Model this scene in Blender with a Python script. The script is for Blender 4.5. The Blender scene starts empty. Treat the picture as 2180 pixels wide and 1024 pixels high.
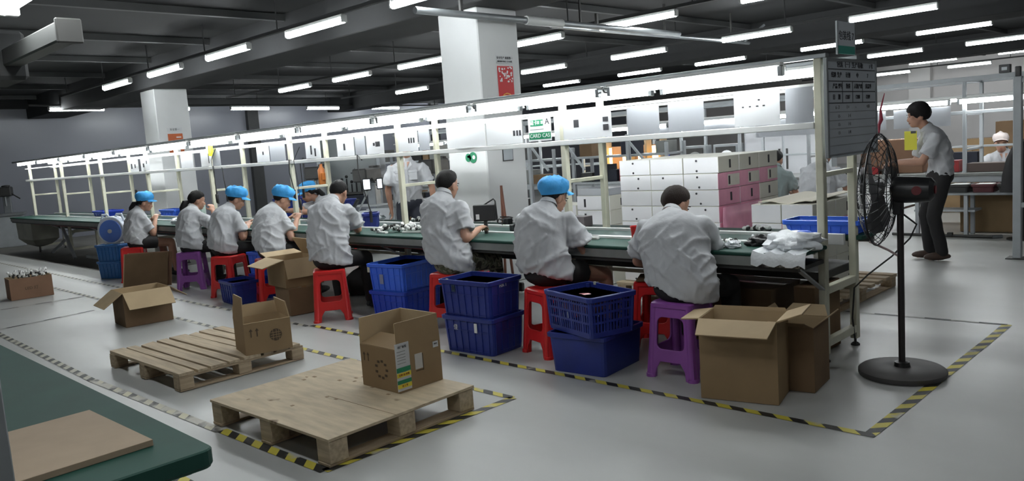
import bpy, bmesh, math, random
import numpy as np
from mathutils import Vector, Matrix, noise
random.seed(7)
SC = bpy.context.scene
COL = SC.collection
PI = math.pi
def V(*a): return Vector(a if len(a) > 1 else a[0])

# ---------------------------------------------------------------- camera, world, exposure
cam_d = bpy.data.cameras.new('camera'); cam = bpy.data.objects.new('camera', cam_d); COL.objects.link(cam)
right = V(0.71200046, 0.69868435, -0.06996796); down = V(0.03275949, -0.13258793, -0.99062973); fwd = V(-0.7014144, 0.70303671, -0.11729121)
cam.matrix_world = Matrix(((right.x, -down.x, -fwd.x, 0), (right.y, -down.y, -fwd.y, 0), (right.z, -down.z, -fwd.z, 1.5), (0, 0, 0, 1)))
cam_d.sensor_fit = 'HORIZONTAL'; cam_d.sensor_width = 36.0; cam_d.lens = 36.0 * 1691.47 / 2180.0
cam_d.clip_start = 0.05; cam_d.clip_end = 120
SC.camera = cam
w = bpy.data.worlds.new('world'); SC.world = w; w.use_nodes = True
w.node_tree.nodes['Background'].inputs[0].default_value = (0.75, 0.85, 1.0, 1); w.node_tree.nodes['Background'].inputs[1].default_value = 0.22
SC.view_settings.view_transform = 'Standard'; SC.view_settings.look = 'None'; SC.view_settings.gamma = 1.0
SC.view_settings.use_curve_mapping = False; SC.view_settings.exposure = 0.18
TUBE_E = 39.0     # ceiling tubes
BENCH_E = 31.0    # tubes over the benches

# ---------------------------------------------------------------- materials
MATS = {}
def mat(name, col, rough=0.6, metal=0.0, var=0.0, scale=6.0, bump=0.0, bscale=60.0, emit=0.0, ecol=None, stretch=None, spec=0.5, alpha=1.0, trans=0.0, coord='Object', dark=None):
    if name in MATS: return MATS[name]
    m = bpy.data.materials.new(name); m.use_nodes = True; MATS[name] = m
    nt = m.node_tree; b = nt.nodes['Principled BSDF']
    b.inputs['Base Color'].default_value = (*col, 1); b.inputs['Roughness'].default_value = rough; b.inputs['Metallic'].default_value = metal
    b.inputs['Specular IOR Level'].default_value = spec
    if alpha < 1: b.inputs['Alpha'].default_value = alpha
    if trans: b.inputs['Transmission Weight'].default_value = trans
    if emit:
        b.inputs['Emission Color'].default_value = (*(ecol or col), 1); b.inputs['Emission Strength'].default_value = emit
    if var or bump:
        tc = nt.nodes.new('ShaderNodeTexCoord'); mp = nt.nodes.new('ShaderNodeMapping')
        if stretch: mp.inputs['Scale'].default_value = stretch
        nt.links.new(tc.outputs[coord], mp.inputs[0])
    if var:
        n = nt.nodes.new('ShaderNodeTexNoise'); n.inputs['Scale'].default_value = scale; n.inputs['Detail'].default_value = 5
        r = nt.nodes.new('ShaderNodeMapRange'); r.inputs[1].default_value = .3; r.inputs[2].default_value = .7
        mx = nt.nodes.new('ShaderNodeMix'); mx.data_type = 'RGBA'
        d = dark or tuple(c * (1 - var) for c in col)
        mx.inputs[6].default_value = (*d, 1); mx.inputs[7].default_value = (*[min(1, c * (1 + var * .5)) for c in col], 1)
        nt.links.new(mp.outputs[0], n.inputs[0]); nt.links.new(n.outputs[0], r.inputs[0]); nt.links.new(r.outputs[0], mx.inputs[0])
        nt.links.new(mx.outputs[2], b.inputs['Base Color'])
    if bump:
        n2 = nt.nodes.new('ShaderNodeTexNoise'); n2.inputs['Scale'].default_value = bscale; n2.inputs['Detail'].default_value = 4
        bp = nt.nodes.new('ShaderNodeBump'); bp.inputs['Strength'].default_value = bump; bp.inputs['Distance'].default_value = .01
        nt.links.new(mp.outputs[0], n2.inputs[0]); nt.links.new(n2.outputs[0], bp.inputs['Height']); nt.links.new(bp.outputs[0], b.inputs['Normal'])
    return m
def nodes_of(m): return m.node_tree.nodes, m.node_tree.links, m.node_tree.nodes['Principled BSDF']

M_floor = mat('epoxy_floor', (.45, .455, .44), .36, var=.16, scale=.9, stretch=(.5, 1.3, 1), bump=.06, bscale=3, coord='Generated' if False else 'Object')
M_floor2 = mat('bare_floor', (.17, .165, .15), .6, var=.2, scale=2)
M_ceil = mat('dark_ceiling_paint', (.013, .0135, .014), .85, var=.2, scale=2)
M_beam = mat('grey_beam_paint', (.026, .027, .028), .8, var=.15, scale=3)
M_beam2 = mat('joist_paint', (.062, .064, .065), .75, var=.15, scale=3)
M_gwall = mat('grey_wall_panel', (.25, .26, .30), .30, var=.07, scale=.8)
M_wwall = mat('white_wall', (.52, .50, .49), .7, var=.06, scale=1.5)
M_colm = mat('column_paint', (.62, .63, .63), .55, var=.05, scale=2)
M_alu = mat('cream_profile', (.60, .59, .47), .42, var=.12, scale=9)
M_aluw = mat('white_profile', (.66, .67, .66), .4, var=.06, scale=9)
M_steel = mat('grey_steel', (.30, .32, .33), .4, .6, var=.12, scale=7)
M_steelp = mat('painted_steel', (.42, .45, .47), .45, var=.08, scale=7)
M_darks = mat('dark_steel', (.05, .05, .048), .5, .3, var=.2, scale=9)
M_green = mat('green_bench_mat', (.011, .058, .043), .58, spec=.3, var=.16, scale=5)
M_greend = mat('dark_green_edge', (.015, .085, .06), .4, var=.15, scale=6)
M_grey = mat('fascia_grey', (.22, .23, .22), .5, var=.15, scale=8)
M_black = mat('black_plastic', (.012, .012, .013), .35)
M_rub = mat('black_rubber', (.02, .02, .02), .7)
M_red = mat('red_plastic', (.62, .022, .022), .3, var=.08, scale=8)
M_redd = mat('dark_red_plastic', (.30, .012, .016), .35, var=.1, scale=8)
M_pur = mat('purple_plastic', (.26, .075, .33), .33, var=.08, scale=8)
M_blue = mat('navy_plastic', (.02, .036, .23), .33, var=.14, scale=7)
M_blueb = mat('bright_blue_plastic', (.045, .15, .78), .33, var=.12, scale=6)
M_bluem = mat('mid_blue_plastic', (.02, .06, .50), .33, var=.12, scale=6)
M_bluec = mat('cyan_blue_plastic', (.03, .16, .46), .35, var=.12, scale=6)
M_card = mat('cardboard', (.27, .18, .092), .8, var=.12, scale=4, bump=.05, bscale=40)
M_cardl = mat('cardboard_inside', (.46, .345, .205), .8, var=.10, scale=4)
M_cardd = mat('cardboard_dark', (.19, .118, .062), .8, var=.15, scale=4)
M_cardr = mat('cardboard_reddish', (.25, .14, .085), .8, var=.12, scale=4)
M_wbox = mat('white_carton', (.82, .82, .84), .5, var=.03, scale=6)
M_kbox = mat('kraft_white_side', (.64, .63, .55), .55, var=.05, scale=6)
M_pink = mat('pink_film', (.74, .34, .46), .45, var=.2, scale=5)
M_pinkl = mat('pale_pink_foam', (.78, .50, .56), .55, var=.12, scale=5)
M_wood = mat('pallet_wood', (.47, .375, .255), .75, var=.28, scale=3, stretch=(1, 14, 14), bump=.15, bscale=20)
M_woody = mat('pallet_wood_crosswise', (.42, .325, .215), .75, var=.28, scale=3, stretch=(14, 1, 14), bump=.15, bscale=20)
M_ply = mat('plywood', (.50, .405, .275), .7, var=.22, scale=4, stretch=(1.2, 5, 5), bump=.08, bscale=20)
M_plyedge = mat('plywood_edge', (.27, .19, .11), .8, var=.25, scale=30, stretch=(1, 1, 12))
M_mdf = mat('fibreboard', (.34, .255, .175), .7, var=.06, scale=12)
M_paper = mat('white_paper', (.80, .81, .82), .5)
M_acryl = mat('grey_acrylic_sheet', (.50, .52, .55), .2, var=.05, scale=3)
M_ink = mat('dark_ink', (.03, .03, .035), .7)
M_inkb = mat('carton_print', (.075, .05, .03), .8)
M_wprint = mat('white_print', (.75, .75, .75), .6)
M_board = mat('whiteboard_grey', (.40, .43, .46), .25, var=.05, scale=3)
M_gsign = mat('green_sign', (.01, .20, .09), .45)
M_rsign = mat('red_poster', (.52, .02, .025), .5)
M_osign = mat('orange_poster', (.46, .10, .025), .5)
M_yel = mat('yellow_badge', (.72, .68, .04), .5)
M_shirt = mat('white_work_shirt', (.47, .48, .50), .8, var=.05, scale=9, bump=.55, bscale=13)
M_shirtg = mat('grey_green_shirt', (.22, .27, .27), .8, var=.08, scale=9, bump=.25, bscale=22)
M_skin = mat('skin', (.43, .235, .16), .5, var=.08, scale=12)
M_hair = mat('black_hair', (.009, .008, .008), .62, spec=.25, bump=.6, bscale=90, stretch=(3, 3, .5))
M_hairb = mat('dark_brown_hair', (.022, .013, .010), .62, spec=.25, bump=.6, bscale=90, stretch=(3, 3, .5))
M_cap = mat('light_blue_cap', (.045, .34, .74), .7, var=.12, scale=14, bump=.5, bscale=26)
M_wcap = mat('white_cap', (.62, .55, .53), .7, var=.05)
M_trou = mat('black_trousers', (.016, .015, .016), .8, var=.2, scale=10)
M_navy = mat('navy_trousers', (.022, .026, .04), .8, var=.2, scale=10)
M_eye = mat('eye_dark', (.01, .008, .008), .3)
M_lip = mat('lip', (.33, .12, .10), .5)
M_sand = mat('brown_sandal', (.06, .035, .025), .6)
M_tube = mat('tube_glow', (1, 1, 1), .5, emit=TUBE_E, ecol=(.93, .98, 1.0))
M_tubeb = mat('bench_tube_glow', (1, 1, 1), .5, emit=BENCH_E, ecol=(.95, .99, 1.0))
def translucent(m, k):
    ns, ln, b = nodes_of(m); out = ns['Material Output']; tr = ns.new('ShaderNodeBsdfTranslucent'); tr.inputs[0].default_value = b.inputs['Base Color'].default_value
    mx = ns.new('ShaderNodeMixShader'); mx.inputs[0].default_value = k; ln.new(b.outputs[0], mx.inputs[1]); ln.new(tr.outputs[0], mx.inputs[2]); ln.new(mx.outputs[0], out.inputs[0])
translucent(M_paper, .45); translucent(M_acryl, .35)
M_orange = mat('warm_lamp_glow', (1, .8, .4), .5, emit=9.0, ecol=(1, .72, .30))
M_screen = mat('lit_screen', (.8, .9, 1), .4, emit=1.6, ecol=(.85, .93, 1))
M_lens = mat('white_lamp_plastic', (.78, .78, .76), .35)
M_bag = mat('thin_plastic_bag', (.74, .77, .80), .25, var=.08, scale=16, bump=.5, bscale=30)
M_bagred = mat('red_plastic_bag', (.65, .25, .27), .3, var=.4, scale=16, bump=.5, bscale=30)
def camo():
    m = mat('camouflage_cloth', (.14, .14, .10), .85); ns, ln, b = nodes_of(m)
    tc = ns.new('ShaderNodeTexCoord'); n = ns.new('ShaderNodeTexNoise'); n.inputs['Scale'].default_value = 14; n.inputs['Detail'].default_value = 1
    cr = ns.new('ShaderNodeValToRGB'); cr.color_ramp.interpolation = 'CONSTANT'
    e = cr.color_ramp.elements; e[0].color = (.035, .032, .024, 1); e[1].position = .45; e[1].color = (.16, .155, .11, 1)
    e2 = e.new(.56); e2.color = (.075, .085, .05, 1); e3 = e.new(.66); e3.color = (.24, .22, .16, 1)
    ln.new(tc.outputs['Object'], n.inputs[0]); ln.new(n.outputs[0], cr.inputs[0]); ln.new(cr.outputs[0], b.inputs['Base Color'])
    return m
M_camo = camo()
def tape(name, period, slant, light, dark, wear):
    # stripes repeat along object X; slant shears them by Y
    m = mat(name, (1, 1, 1), .5); ns, ln, b = nodes_of(m)
    tc = ns.new('ShaderNodeTexCoord'); sp = ns.new('ShaderNodeSeparateXYZ'); ln.new(tc.outputs['Object'], sp.inputs[0])
    ad = ns.new('ShaderNodeMath'); ad.operation = 'MULTIPLY_ADD'; ad.inputs[1].default_value = slant; ln.new(sp.outputs[1], ad.inputs[0]); ln.new(sp.outputs[0], ad.inputs[2])
    dv = ns.new('ShaderNodeMath'); dv.operation = 'DIVIDE'; dv.inputs[1].default_value = period; ln.new(ad.outputs[0], dv.inputs[0])
    fr = ns.new('ShaderNodeMath'); fr.operation = 'FRACT'; ln.new(dv.outputs[0], fr.inputs[0])
    lt = ns.new('ShaderNodeMath'); lt.operation = 'LESS_THAN'; lt.inputs[1].default_value = .5; ln.new(fr.outputs[0], lt.inputs[0])
    n = ns.new('ShaderNodeTexNoise'); n.inputs['Scale'].default_value = 5; n.inputs['Detail'].default_value = 6; ln.new(tc.outputs['Object'], n.inputs[0])
    mx = ns.new('ShaderNodeMix'); mx.data_type = 'RGBA'; mx.inputs[6].default_value = (*light, 1); mx.inputs[7].default_value = (*dark, 1); ln.new(lt.outputs[0], mx.inputs[0])
    r = ns.new('ShaderNodeMapRange'); r.inputs[1].default_value = .62 - wear * .25; r.inputs[2].default_value = .70 - wear * .2; ln.new(n.outputs[0], r.inputs[0])
    m2 = ns.new('ShaderNodeMix'); m2.data_type = 'RGBA'; m2.inputs[7].default_value = (.45, .43, .37, 1); ln.new(mx.outputs[2], m2.inputs[6]); ln.new(r.outputs[0], m2.inputs[0])
    ln.new(m2.outputs[2], b.inputs['Base Color'])
    return m
M_tapey = tape('hazard_tape', .17, 1.0, (.55, .47, .06), (.02, .019, .017), .1)
M_tapew = tape('faded_hazard_tape', .17, 1.0, (.42, .41, .33), (.04, .04, .036), .25)
M_tapex = tape('worn_hazard_tape', .17, 1.0, (.55, .52, .36), (.06, .055, .05), .75)
M_tapel = tape('thin_dashed_tape', .36, 0.3, (.40, .40, .37), (.045, .045, .045), .2)
def ply_spots():
    ns, ln, b = nodes_of(M_ply)
    src = b.inputs['Base Color'].links[0].from_socket
    tc = ns.new('ShaderNodeTexCoord'); vo = ns.new('ShaderNodeTexNoise'); vo.inputs['Scale'].default_value = 5.5; vo.inputs['Detail'].default_value = 3
    ln.new(tc.outputs['Object'], vo.inputs[0])
    r = ns.new('ShaderNodeMapRange'); r.inputs[1].default_value = .70; r.inputs[2].default_value = .76; ln.new(vo.outputs[0], r.inputs[0])
    mx = ns.new('ShaderNodeMix'); mx.data_type = 'RGBA'; mx.inputs[7].default_value = (.17, .11, .06, 1); ln.new(src, mx.inputs[6]); ln.new(r.outputs[0], mx.inputs[0])
    ln.new(mx.outputs[2], b.inputs['Base Color'])
ply_spots()

# ---------------------------------------------------------------- mesh helpers
class MB:
    def __init__(s): s.v = []; s.f = []; s.m = []; s.mi = 0
    def add(s, vs, fs):
        o = len(s.v); s.v += [tuple(p) for p in vs]; s.f += [tuple(i + o for i in f) for f in fs]; s.m += [s.mi] * len(fs); return s
    def box(s, c, d, R=None):
        x, y, z = d[0] / 2, d[1] / 2, d[2] / 2; c = V(c)
        ps = [V(a * x, b * y, e * z) for e in (-1, 1) for a, b in ((-1, -1), (1, -1), (1, 1), (-1, 1))]
        if R is not None: ps = [R @ p for p in ps]
        return s.add([p + c for p in ps], [(3, 2, 1, 0), (4, 5, 6, 7), (0, 1, 5, 4), (1, 2, 6, 5), (2, 3, 7, 6), (3, 0, 4, 7)])
    def span(s, a, b):
        return s.box([(a[i] + b[i]) / 2 for i in range(3)], [abs(b[i] - a[i]) for i in range(3)])
    def bar(s, p, q, w_, h_=None, up=None):
        p, q = V(p), V(q); h_ = h_ or w_; d = (q - p); L = d.length; d.normalize()
        u = V(up) if up else (V(0, 0, 1) if abs(d.z) < .95 else V(0, 1, 0)); r = d.cross(u).normalized(); u = r.cross(d)
        R = Matrix((r, d, u)).transposed()
        return s.box((p + q) / 2, (w_, L, h_), R)
    def ring_loft(s, rings, cap=True):
        n = len(rings[0]); vs = [p for r in rings for p in r]; fs = []
        for i in range(len(rings) - 1):
            for j in range(n):
                k = (j + 1) % n; fs.append((i * n + j, i * n + k, (i + 1) * n + k, (i + 1) * n + j))
        if cap: fs.append(tuple(reversed(range(n)))); fs.append(tuple((len(rings) - 1) * n + j for j in range(n)))
        return s.add(vs, fs)
    def tube(s, pts, r, n=8, cap=True):
        pts = [V(p) for p in pts]; rr = r if isinstance(r, (list, tuple)) else [r] * len(pts); rings = []
        pr = None
        for i, p in enumerate(pts):
            d = (pts[min(i + 1, len(pts) - 1)] - pts[max(i - 1, 0)]).normalized()
            if pr is None: a = d.cross(V(0, 0, 1) if abs(d.z) < .9 else V(1, 0, 0)).normalized()
            else: a = (pr - d * pr.dot(d)).normalized()
            pr = a; b = d.cross(a)
            rings.append([p + (a * math.cos(2 * PI * j / n) + b * math.sin(2 * PI * j / n)) * rr[i] for j in range(n)])
        return s.ring_loft(rings, cap)
    def lathe(s, prof, n=20, c=(0, 0, 0), ax=None):
        c = V(c); R = V(ax).to_track_quat('Z', 'Y').to_matrix() if ax is not None else Matrix.Identity(3)
        rings = [[c + R @ V(max(r, 1e-4) * math.cos(2 * PI * j / n), max(r, 1e-4) * math.sin(2 * PI * j / n), z) for j in range(n)] for r, z in prof]
        return s.ring_loft(rings, True)
    def cyl(s, p, q, r, n=12): return s.tube([p, q], r, n)
    def ell(s, c, rad, R=None, nu=14, nv=9, fn=None):
        c = V(c); vs = []; fs = []
        for i in range(nv + 1):
            th = PI * i / nv
            for j in range(nu):
                ph = 2 * PI * j / nu; d = V(math.sin(th) * math.cos(ph), math.sin(th) * math.sin(ph), math.cos(th))
                k = fn(d) if fn else 1.0
                p = V(d.x * rad[0] * k, d.y * rad[1] * k, d.z * rad[2] * k)
                vs.append(c + (R @ p if R is not None else p))
        for i in range(nv):
            for j in range(nu):
                k = (j + 1) % nu; fs.append((i * nu + j, (i + 1) * nu + j, (i + 1) * nu + k, i * nu + k))
        return s.add(vs, fs)
    def cap_seg(s, p, q, r0, r1, n=10):
        s.tube([p, q], [r0, r1], n); s.ell(p, (r0, r0, r0), None, n, 6); s.ell(q, (r1, r1, r1), None, n, 6); return s
    def prism(s, poly, z0, z1):
        n = len(poly)
        return s.add([(x, y, z0) for x, y in poly] + [(x, y, z1) for x, y in poly],
                     [tuple(reversed(range(n))), tuple(range(n, 2 * n))] + [(i, (i + 1) % n, n + (i + 1) % n, n + i) for i in range(n)])
    def mesh(s, name, mats, bevel=0, smooth=False, seg=1):
        me = bpy.data.meshes.new(name); me.from_pydata(s.v, [], s.f)
        for m in mats: me.materials.append(m)
        if len(mats) > 1: me.polygons.foreach_set('material_index', s.m)
        bm = bmesh.new(); bm.from_mesh(me)
        bmesh.ops.remove_doubles(bm, verts=bm.verts, dist=2e-5)
        if bevel: bmesh.ops.bevel(bm, geom=[e for e in bm.edges if e.is_manifold and e.calc_face_angle(0) > .5], offset=bevel, segments=seg, affect='EDGES', clamp_overlap=True)
        bmesh.ops.recalc_face_normals(bm, faces=bm.faces)
        bm.to_mesh(me); bm.free()
        if smooth: me.polygons.foreach_set('use_smooth', [True] * len(me.polygons)); me.set_sharp_from_angle(angle=.7)
        me.update(); return me
    def build(s, name, mats, parent=None, bevel=0, smooth=False, seg=1, loc=None, rz=0):
        mats = mats if isinstance(mats, (list, tuple)) else [mats]
        return obj(name, s.mesh(name, mats, bevel, smooth, seg), parent, loc, rz)
def obj(name, me, parent=None, loc=None, rz=0):
    o = bpy.data.objects.new(name, me); COL.objects.link(o)
    if parent: o.parent = parent
    if loc is not None: o.location = loc
    if rz: o.rotation_euler.z = rz
    return o
def tag(o, label=None, cat=None, group=None, kind=None):
    if label: o['label'] = label
    if cat: o['category'] = cat
    if group: o['group'] = group
    if kind: o['kind'] = kind
    return o
def thing(name, label, cat, loc=(0, 0, 0), rz=0, group=None):
    o = bpy.data.objects.new(name, None); COL.objects.link(o); o.location = loc; o.rotation_euler.z = rz; o.empty_display_size = .1
    return tag(o, label, cat, group)
def copy_tree(o, parent=None):
    c = o.copy(); COL.objects.link(c)
    if parent: c.parent = parent
    for k in [x for x in o.children]: copy_tree(k, c)
    return c
def clone(o, loc, rz=None, label=None, group=None):
    c = copy_tree(o); c.location = loc
    if rz is not None: c.rotation_euler.z = rz
    if label: c['label'] = label
    if group: c['group'] = group
    return c
def struct(name, mb, m, bevel=0, parent=None):
    o = mb.build(name, m, parent, bevel)
    if parent is None: o['kind'] = 'structure'
    return o
def bx(a, b): return MB().span(a, b)
def text(s, size, m, parent, loc, rot, name='lettering', ext=.001, align='CENTER'):
    cu = bpy.data.curves.new(name, 'FONT'); cu.body = s; cu.size = size; cu.extrude = ext; cu.align_x = align; cu.align_y = 'CENTER'; cu.resolution_u = 2
    t = bpy.data.objects.new('tmp', cu); COL.objects.link(t)
    me = bpy.data.meshes.new_from_object(t.evaluated_get(bpy.context.evaluated_depsgraph_get()))
    bpy.data.objects.remove(t); bpy.data.curves.remove(cu)
    me.materials.clear(); me.materials.append(m)
    o = obj(name, me, parent, loc); o.rotation_euler = rot
    return o
def plate(outer, holes, th, mname, m, bevel=.004):
    """flat plate in the XZ plane with holes, thickness th along Y"""
    cu = bpy.data.curves.new('plate', 'CURVE'); cu.dimensions = '2D'; cu.fill_mode = 'BOTH'; cu.extrude = th / 2 - bevel; cu.bevel_depth = bevel; cu.bevel_resolution = 1; cu.offset = -bevel
    for lp in [outer] + holes:
        sp = cu.splines.new('POLY'); sp.points.add(len(lp) - 1); sp.use_cyclic_u = True
        for p, q in zip(sp.points, lp): p.co = (q[0], q[1], 0, 1)
    t = bpy.data.objects.new('tmp', cu); COL.objects.link(t)
    me = bpy.data.meshes.new_from_object(t.evaluated_get(bpy.context.evaluated_depsgraph_get()))
    bpy.data.objects.remove(t); bpy.data.curves.remove(cu)
    me.transform(Matrix.Rotation(PI / 2, 4, 'X')); me.materials.clear(); me.materials.append(m); me.name = mname
    return me
def rrect(x0, z0, x1, z1, r, n=4):
    out = []
    for cx, cz, a0 in ((x1 - r, z0 + r, -PI / 2), (x1 - r, z1 - r, 0), (x0 + r, z1 - r, PI / 2), (x0 + r, z0 + r, PI)):
        for i in range(n + 1): a = a0 + PI / 2 * i / n; out.append((cx + r * math.cos(a), cz + r * math.sin(a)))
    return out
# ================================================================ setting
CEIL = 3.62
struct('floor', bx((-22.2, -5, -.1), (5, 30.2, 0)), M_floor)
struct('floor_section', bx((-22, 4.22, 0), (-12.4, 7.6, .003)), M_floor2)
struct('ceiling', bx((-22.2, -5, CEIL), (5, 30.2, CEIL + .15)), M_ceil)
struct('wall_far', bx((-22.2, -5, 0), (-22, 30.2, CEIL)), M_gwall)
struct('wall_back', bx((-22, 30, 0), (5, 30.2, CEIL)), M_wwall)
struct('wall_side', bx((5, -5, 0), (5.2, 30.2, CEIL)), M_wwall)
struct('wall_front', bx((-22, -5.2, 0), (5, -5, CEIL)), M_wwall)
# grey posts and top rail on the far wall
for i, y in enumerate((4.55, 11.55, 18.5)):
    struct('trim_%d' % (i + 1), bx((-22, y - .17, 0), (-21.85, y + .17, 3.3)), M_beam2, .004)
struct('trim_4', bx((-22, -5, 3.22), (-21.8, 30, 3.42)), M_beam, .005)
# white panel seams on the back wall: column strips
for i, x in enumerate((-9.4, -4.2)):
    struct('trim_%d' % (i + 5), bx((x - .35, 29.8, 0), (x + .35, 30, CEIL)), mat('wall_pilaster', (.60, .585, .57), .7), .004)
# main beams along the benches and joists across
for y in (-2.3, 6.15, 14.6, 23.1):
    struct('ceiling_beam', bx((-22, y - .42, 2.98), (5, y + .42, CEIL)), M_beam, .01)
x = 3.9
while x > -21.5:
    struct('ceiling_joist_beam', bx((x - .035, -5, 3.37), (x + .035, 30, 3.46)), M_beam2, .004)
    x -= 2.27
struct('ceiling_deck_slab', bx((-22, -5, 3.47), (5, 30, 3.5)), M_ceil)
# two square columns
for nm, x in (('column', -6.49), ('column', -15.03)):
    c = struct(nm, bx((x - .31, 5.9, 0), (x + .31, 6.51, 2.98)), M_colm, .012)
# ---- hazard tape on the floor
def tape_strip(p, q, w_, m, label, z=.002):
    p, q = V(p[0], p[1], z), V(q[0], q[1], z); L = (q - p).length; a = math.atan2(q.y - p.y, q.x - p.x)
    n = max(2, int(L / .5)); mb = MB()
    rnd = random.Random(int(L * 997)); ws = []
    for i in range(n + 1):
        dx = L * i / n; e = (rnd.random() - .5) * .006
        ws.append((dx, -w_ / 2 + e, w_ / 2 + e))
    top = [(x, y1, .0006) for x, y0, y1 in ws]; bot = [(x, y0, .0006) for x, y0, y1 in ws]
    mb.add(bot + top, [(i, i + 1, n + 2 + i, n + 1 + i) for i in range(n)])
    mb.add([(x, y, 0) for x, y, _ in bot] + [(x, y, 0) for x, y, _ in top], [(n + 1 + i, n + 2 + i, i + 1, i) for i in range(n)])
    o = mb.build('floor_tape', m, None); o.location = p; o.rotation_euler.z = a
    tag(o, label, 'floor tape', 'hazard tape lines on the floor'); return o
tape_strip((-1.40, 3.775), (-6.4, 3.735), .05, M_tapey, 'black and yellow hazard tape running along the floor in front of the stools and crates')
tape_strip((-6.4, 3.70), (-19, 3.72), .05, M_tapew, 'faded striped tape on the floor in front of the farther stools')
tape_strip((-1.43, 3.80), (-1.43, 6.34), .06, M_tapey, 'hazard tape passing under the round fan base towards the aisle')
tape_strip((-1.43, 6.34), (-3.4, 6.24), .035, M_tapel, 'thin dashed tape across the floor behind the fan')
tape_strip((-3.32, 1.93), (-3.32, 3.24), .06, M_tapey, 'hazard tape along the end of the plywood pallet')
tape_strip((-3.32, 1.93), (-4.35, 1.90), .06, M_tapey, 'bold hazard tape along the long side of the plywood pallet')
tape_strip((-4.35, 1.89), (-6.3, 1.83), .06, M_tapex, 'badly worn tape scraped white beside the slatted pallet')
tape_strip((-6.3, 1.83), (-11.5, 1.92), .055, M_tapew, 'striped tape beside the green bench reaching into the distance')
tape_strip((-3.32, 3.24), (-6.0, 3.21), .05, M_tapey, 'hazard tape behind the plywood pallet and the slatted pallet')
tape_strip((-6.0, 3.21), (-14.0, 3.22), .05, M_tapew, 'faded tape running on behind the open flapped carton to the small carton')
tape_strip((-10.86, 3.18), (-10.93, 1.92), .035, M_tapel, 'thin dark dashed tape crossing the floor near the small carton of lamp parts')
tape_strip((-9.6, 2.9), (-9.46, 1.92), .035, M_tapel, 'thin dark dashed tape crossing the floor beside the open flapped carton')
tape_strip((-3.0, 1.46), (-6.0, 1.40), .06, M_tapey, 'hazard tape partly hidden behind the near green bench corner')
tape_strip((-2.70, 7.2), (-2.75, 8.2), .05, M_tapew, 'faded tape on the aisle floor beside the white carton pallet')

# ---- ceiling tube lights: rows parallel to the benches
def tube_light_proto(name='ceiling_tube_light', L=1.2):
    t = thing(name, '', 'light')
    mb = MB(); mb.box((0, 0, .045), (L, .055, .035)); mb.build('housing', M_aluw, t, .004)
    mb = MB(); mb.tube([(-L / 2 + .01, 0, 0), (L / 2 - .01, 0, 0)], .038, 10); mb.build('glowing_tube', M_tube, t)
    for sx in (-1, 1): MB().box((sx * (L / 2), 0, .01), (.025, .07, .08)).build('end_cap', M_aluw, t, .004)
    return t
proto = None
ORD = ['first', 'second', 'third', 'fourth', 'fifth', 'sixth', 'seventh', 'eighth', 'ninth', 'tenth', 'eleventh', 'twelfth']
def rowlights(y, z, xs, rowname, hang, rot=0):
    global proto
    for i, x in enumerate(xs):
        if proto is None: proto = tube_light_proto(); o = proto
        else: o = copy_tree(proto)
        o.location = (x, y, z); o.rotation_euler.z = rot
        o['label'] = 'white ceiling tube light, %s along %s' % (ORD[i], rowname); o['group'] = 'ceiling tube lights'
        for k in list(o.children):
            if k.name.startswith('suspension_rod'): bpy.data.objects.remove(k)
ROWS = [(5.13, 3.0, [-5.99, -8.06, -10.22, -12.28, -14.28, -3.94, .15], 'the row over the long bench'),  # last tube is out of view, added to light the whiteboard
        (8.78, 3.0, [-4.1, -6.19, -8.06, -10.64, -12.7, -14.75], 'the row just behind the square columns'),
        (12.2, 3.0, [-4.2, -6.3, -8.6, -10.93, -13.05, -15.2], 'the row over the second bench line'),
        (15.6, 3.0, [-4.36, -6.5, -8.9, -11.0, -13.4], 'the second row beyond the standing boy'),
        (19.5, 3.0, [-4.6, -6.67, -8.8, -11.2], 'the third row towards the white wall'),
        (23.8, 3.0, [-5.0, -7.16, -9.4], 'the fourth row towards the white wall'),
        (27.7, 3.0, [-5.2, -7.3, -9.6], 'the row closest to the white wall'),
        (1.5, 3.0, [-1.6, -3.7, -5.75, -7.8], 'the added unseen row over the camera aisle')]  # unseen tubes, added to brighten the aisle floor and pallets
for y, z, xs, nm in ROWS: rowlights(y, z, xs, nm, .5)
for i, (y) in enumerate((6.08, 8.2, 10.57, 13.06, 15.6, 18.1)):
    o = copy_tree(proto); o.location = (-19.45 - (y - 6) * .145, y, 3.0); o.rotation_euler.z = PI / 2 + .145
    o['label'] = 'ceiling tube light turned crosswise, %s from the wall post in the far row' % ORD[i]; o['group'] = 'ceiling tube lights'
# trunking that carries each row, with its hanger rods
for j, (y, z, xs, nm) in enumerate(ROWS):
    x0, x1 = min(xs) - 3.0, max(xs) + 3.2
    t = thing('light_trunking', 'long grey trunking carrying %s' % nm, 'trunking', ((x0 + x1) / 2, y, z + .085), 0, 'ceiling light trunking')
    L = x1 - x0
    MB().box((0, 0, 0), (L, .045, .04)).build('channel', M_beam2, t, .003)
    for k in range(int(L / 2) + 1):
        xx = -L / 2 + .4 + 2.0 * k
        if xx < L / 2: MB().cyl((xx, 0, .02), (xx, 0, 3.47 - z - .087), .009, 6).build('hanger_rod', M_beam2, t)
t = thing('light_trunking', 'long grey trunking carrying the crosswise far row of tubes', 'trunking', (-20.3, 12, 3.085), PI / 2 + .145, 'ceiling light trunking')
MB().box((0, 0, 0), (14, .045, .04)).build('channel', M_beam2, t, .003)
for k in range(6): MB().cyl((-6 + 2.4 * k, 0, .02), (-6 + 2.4 * k, 0, .384), .009, 6).build('hanger_rod', M_beam2, t)
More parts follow.
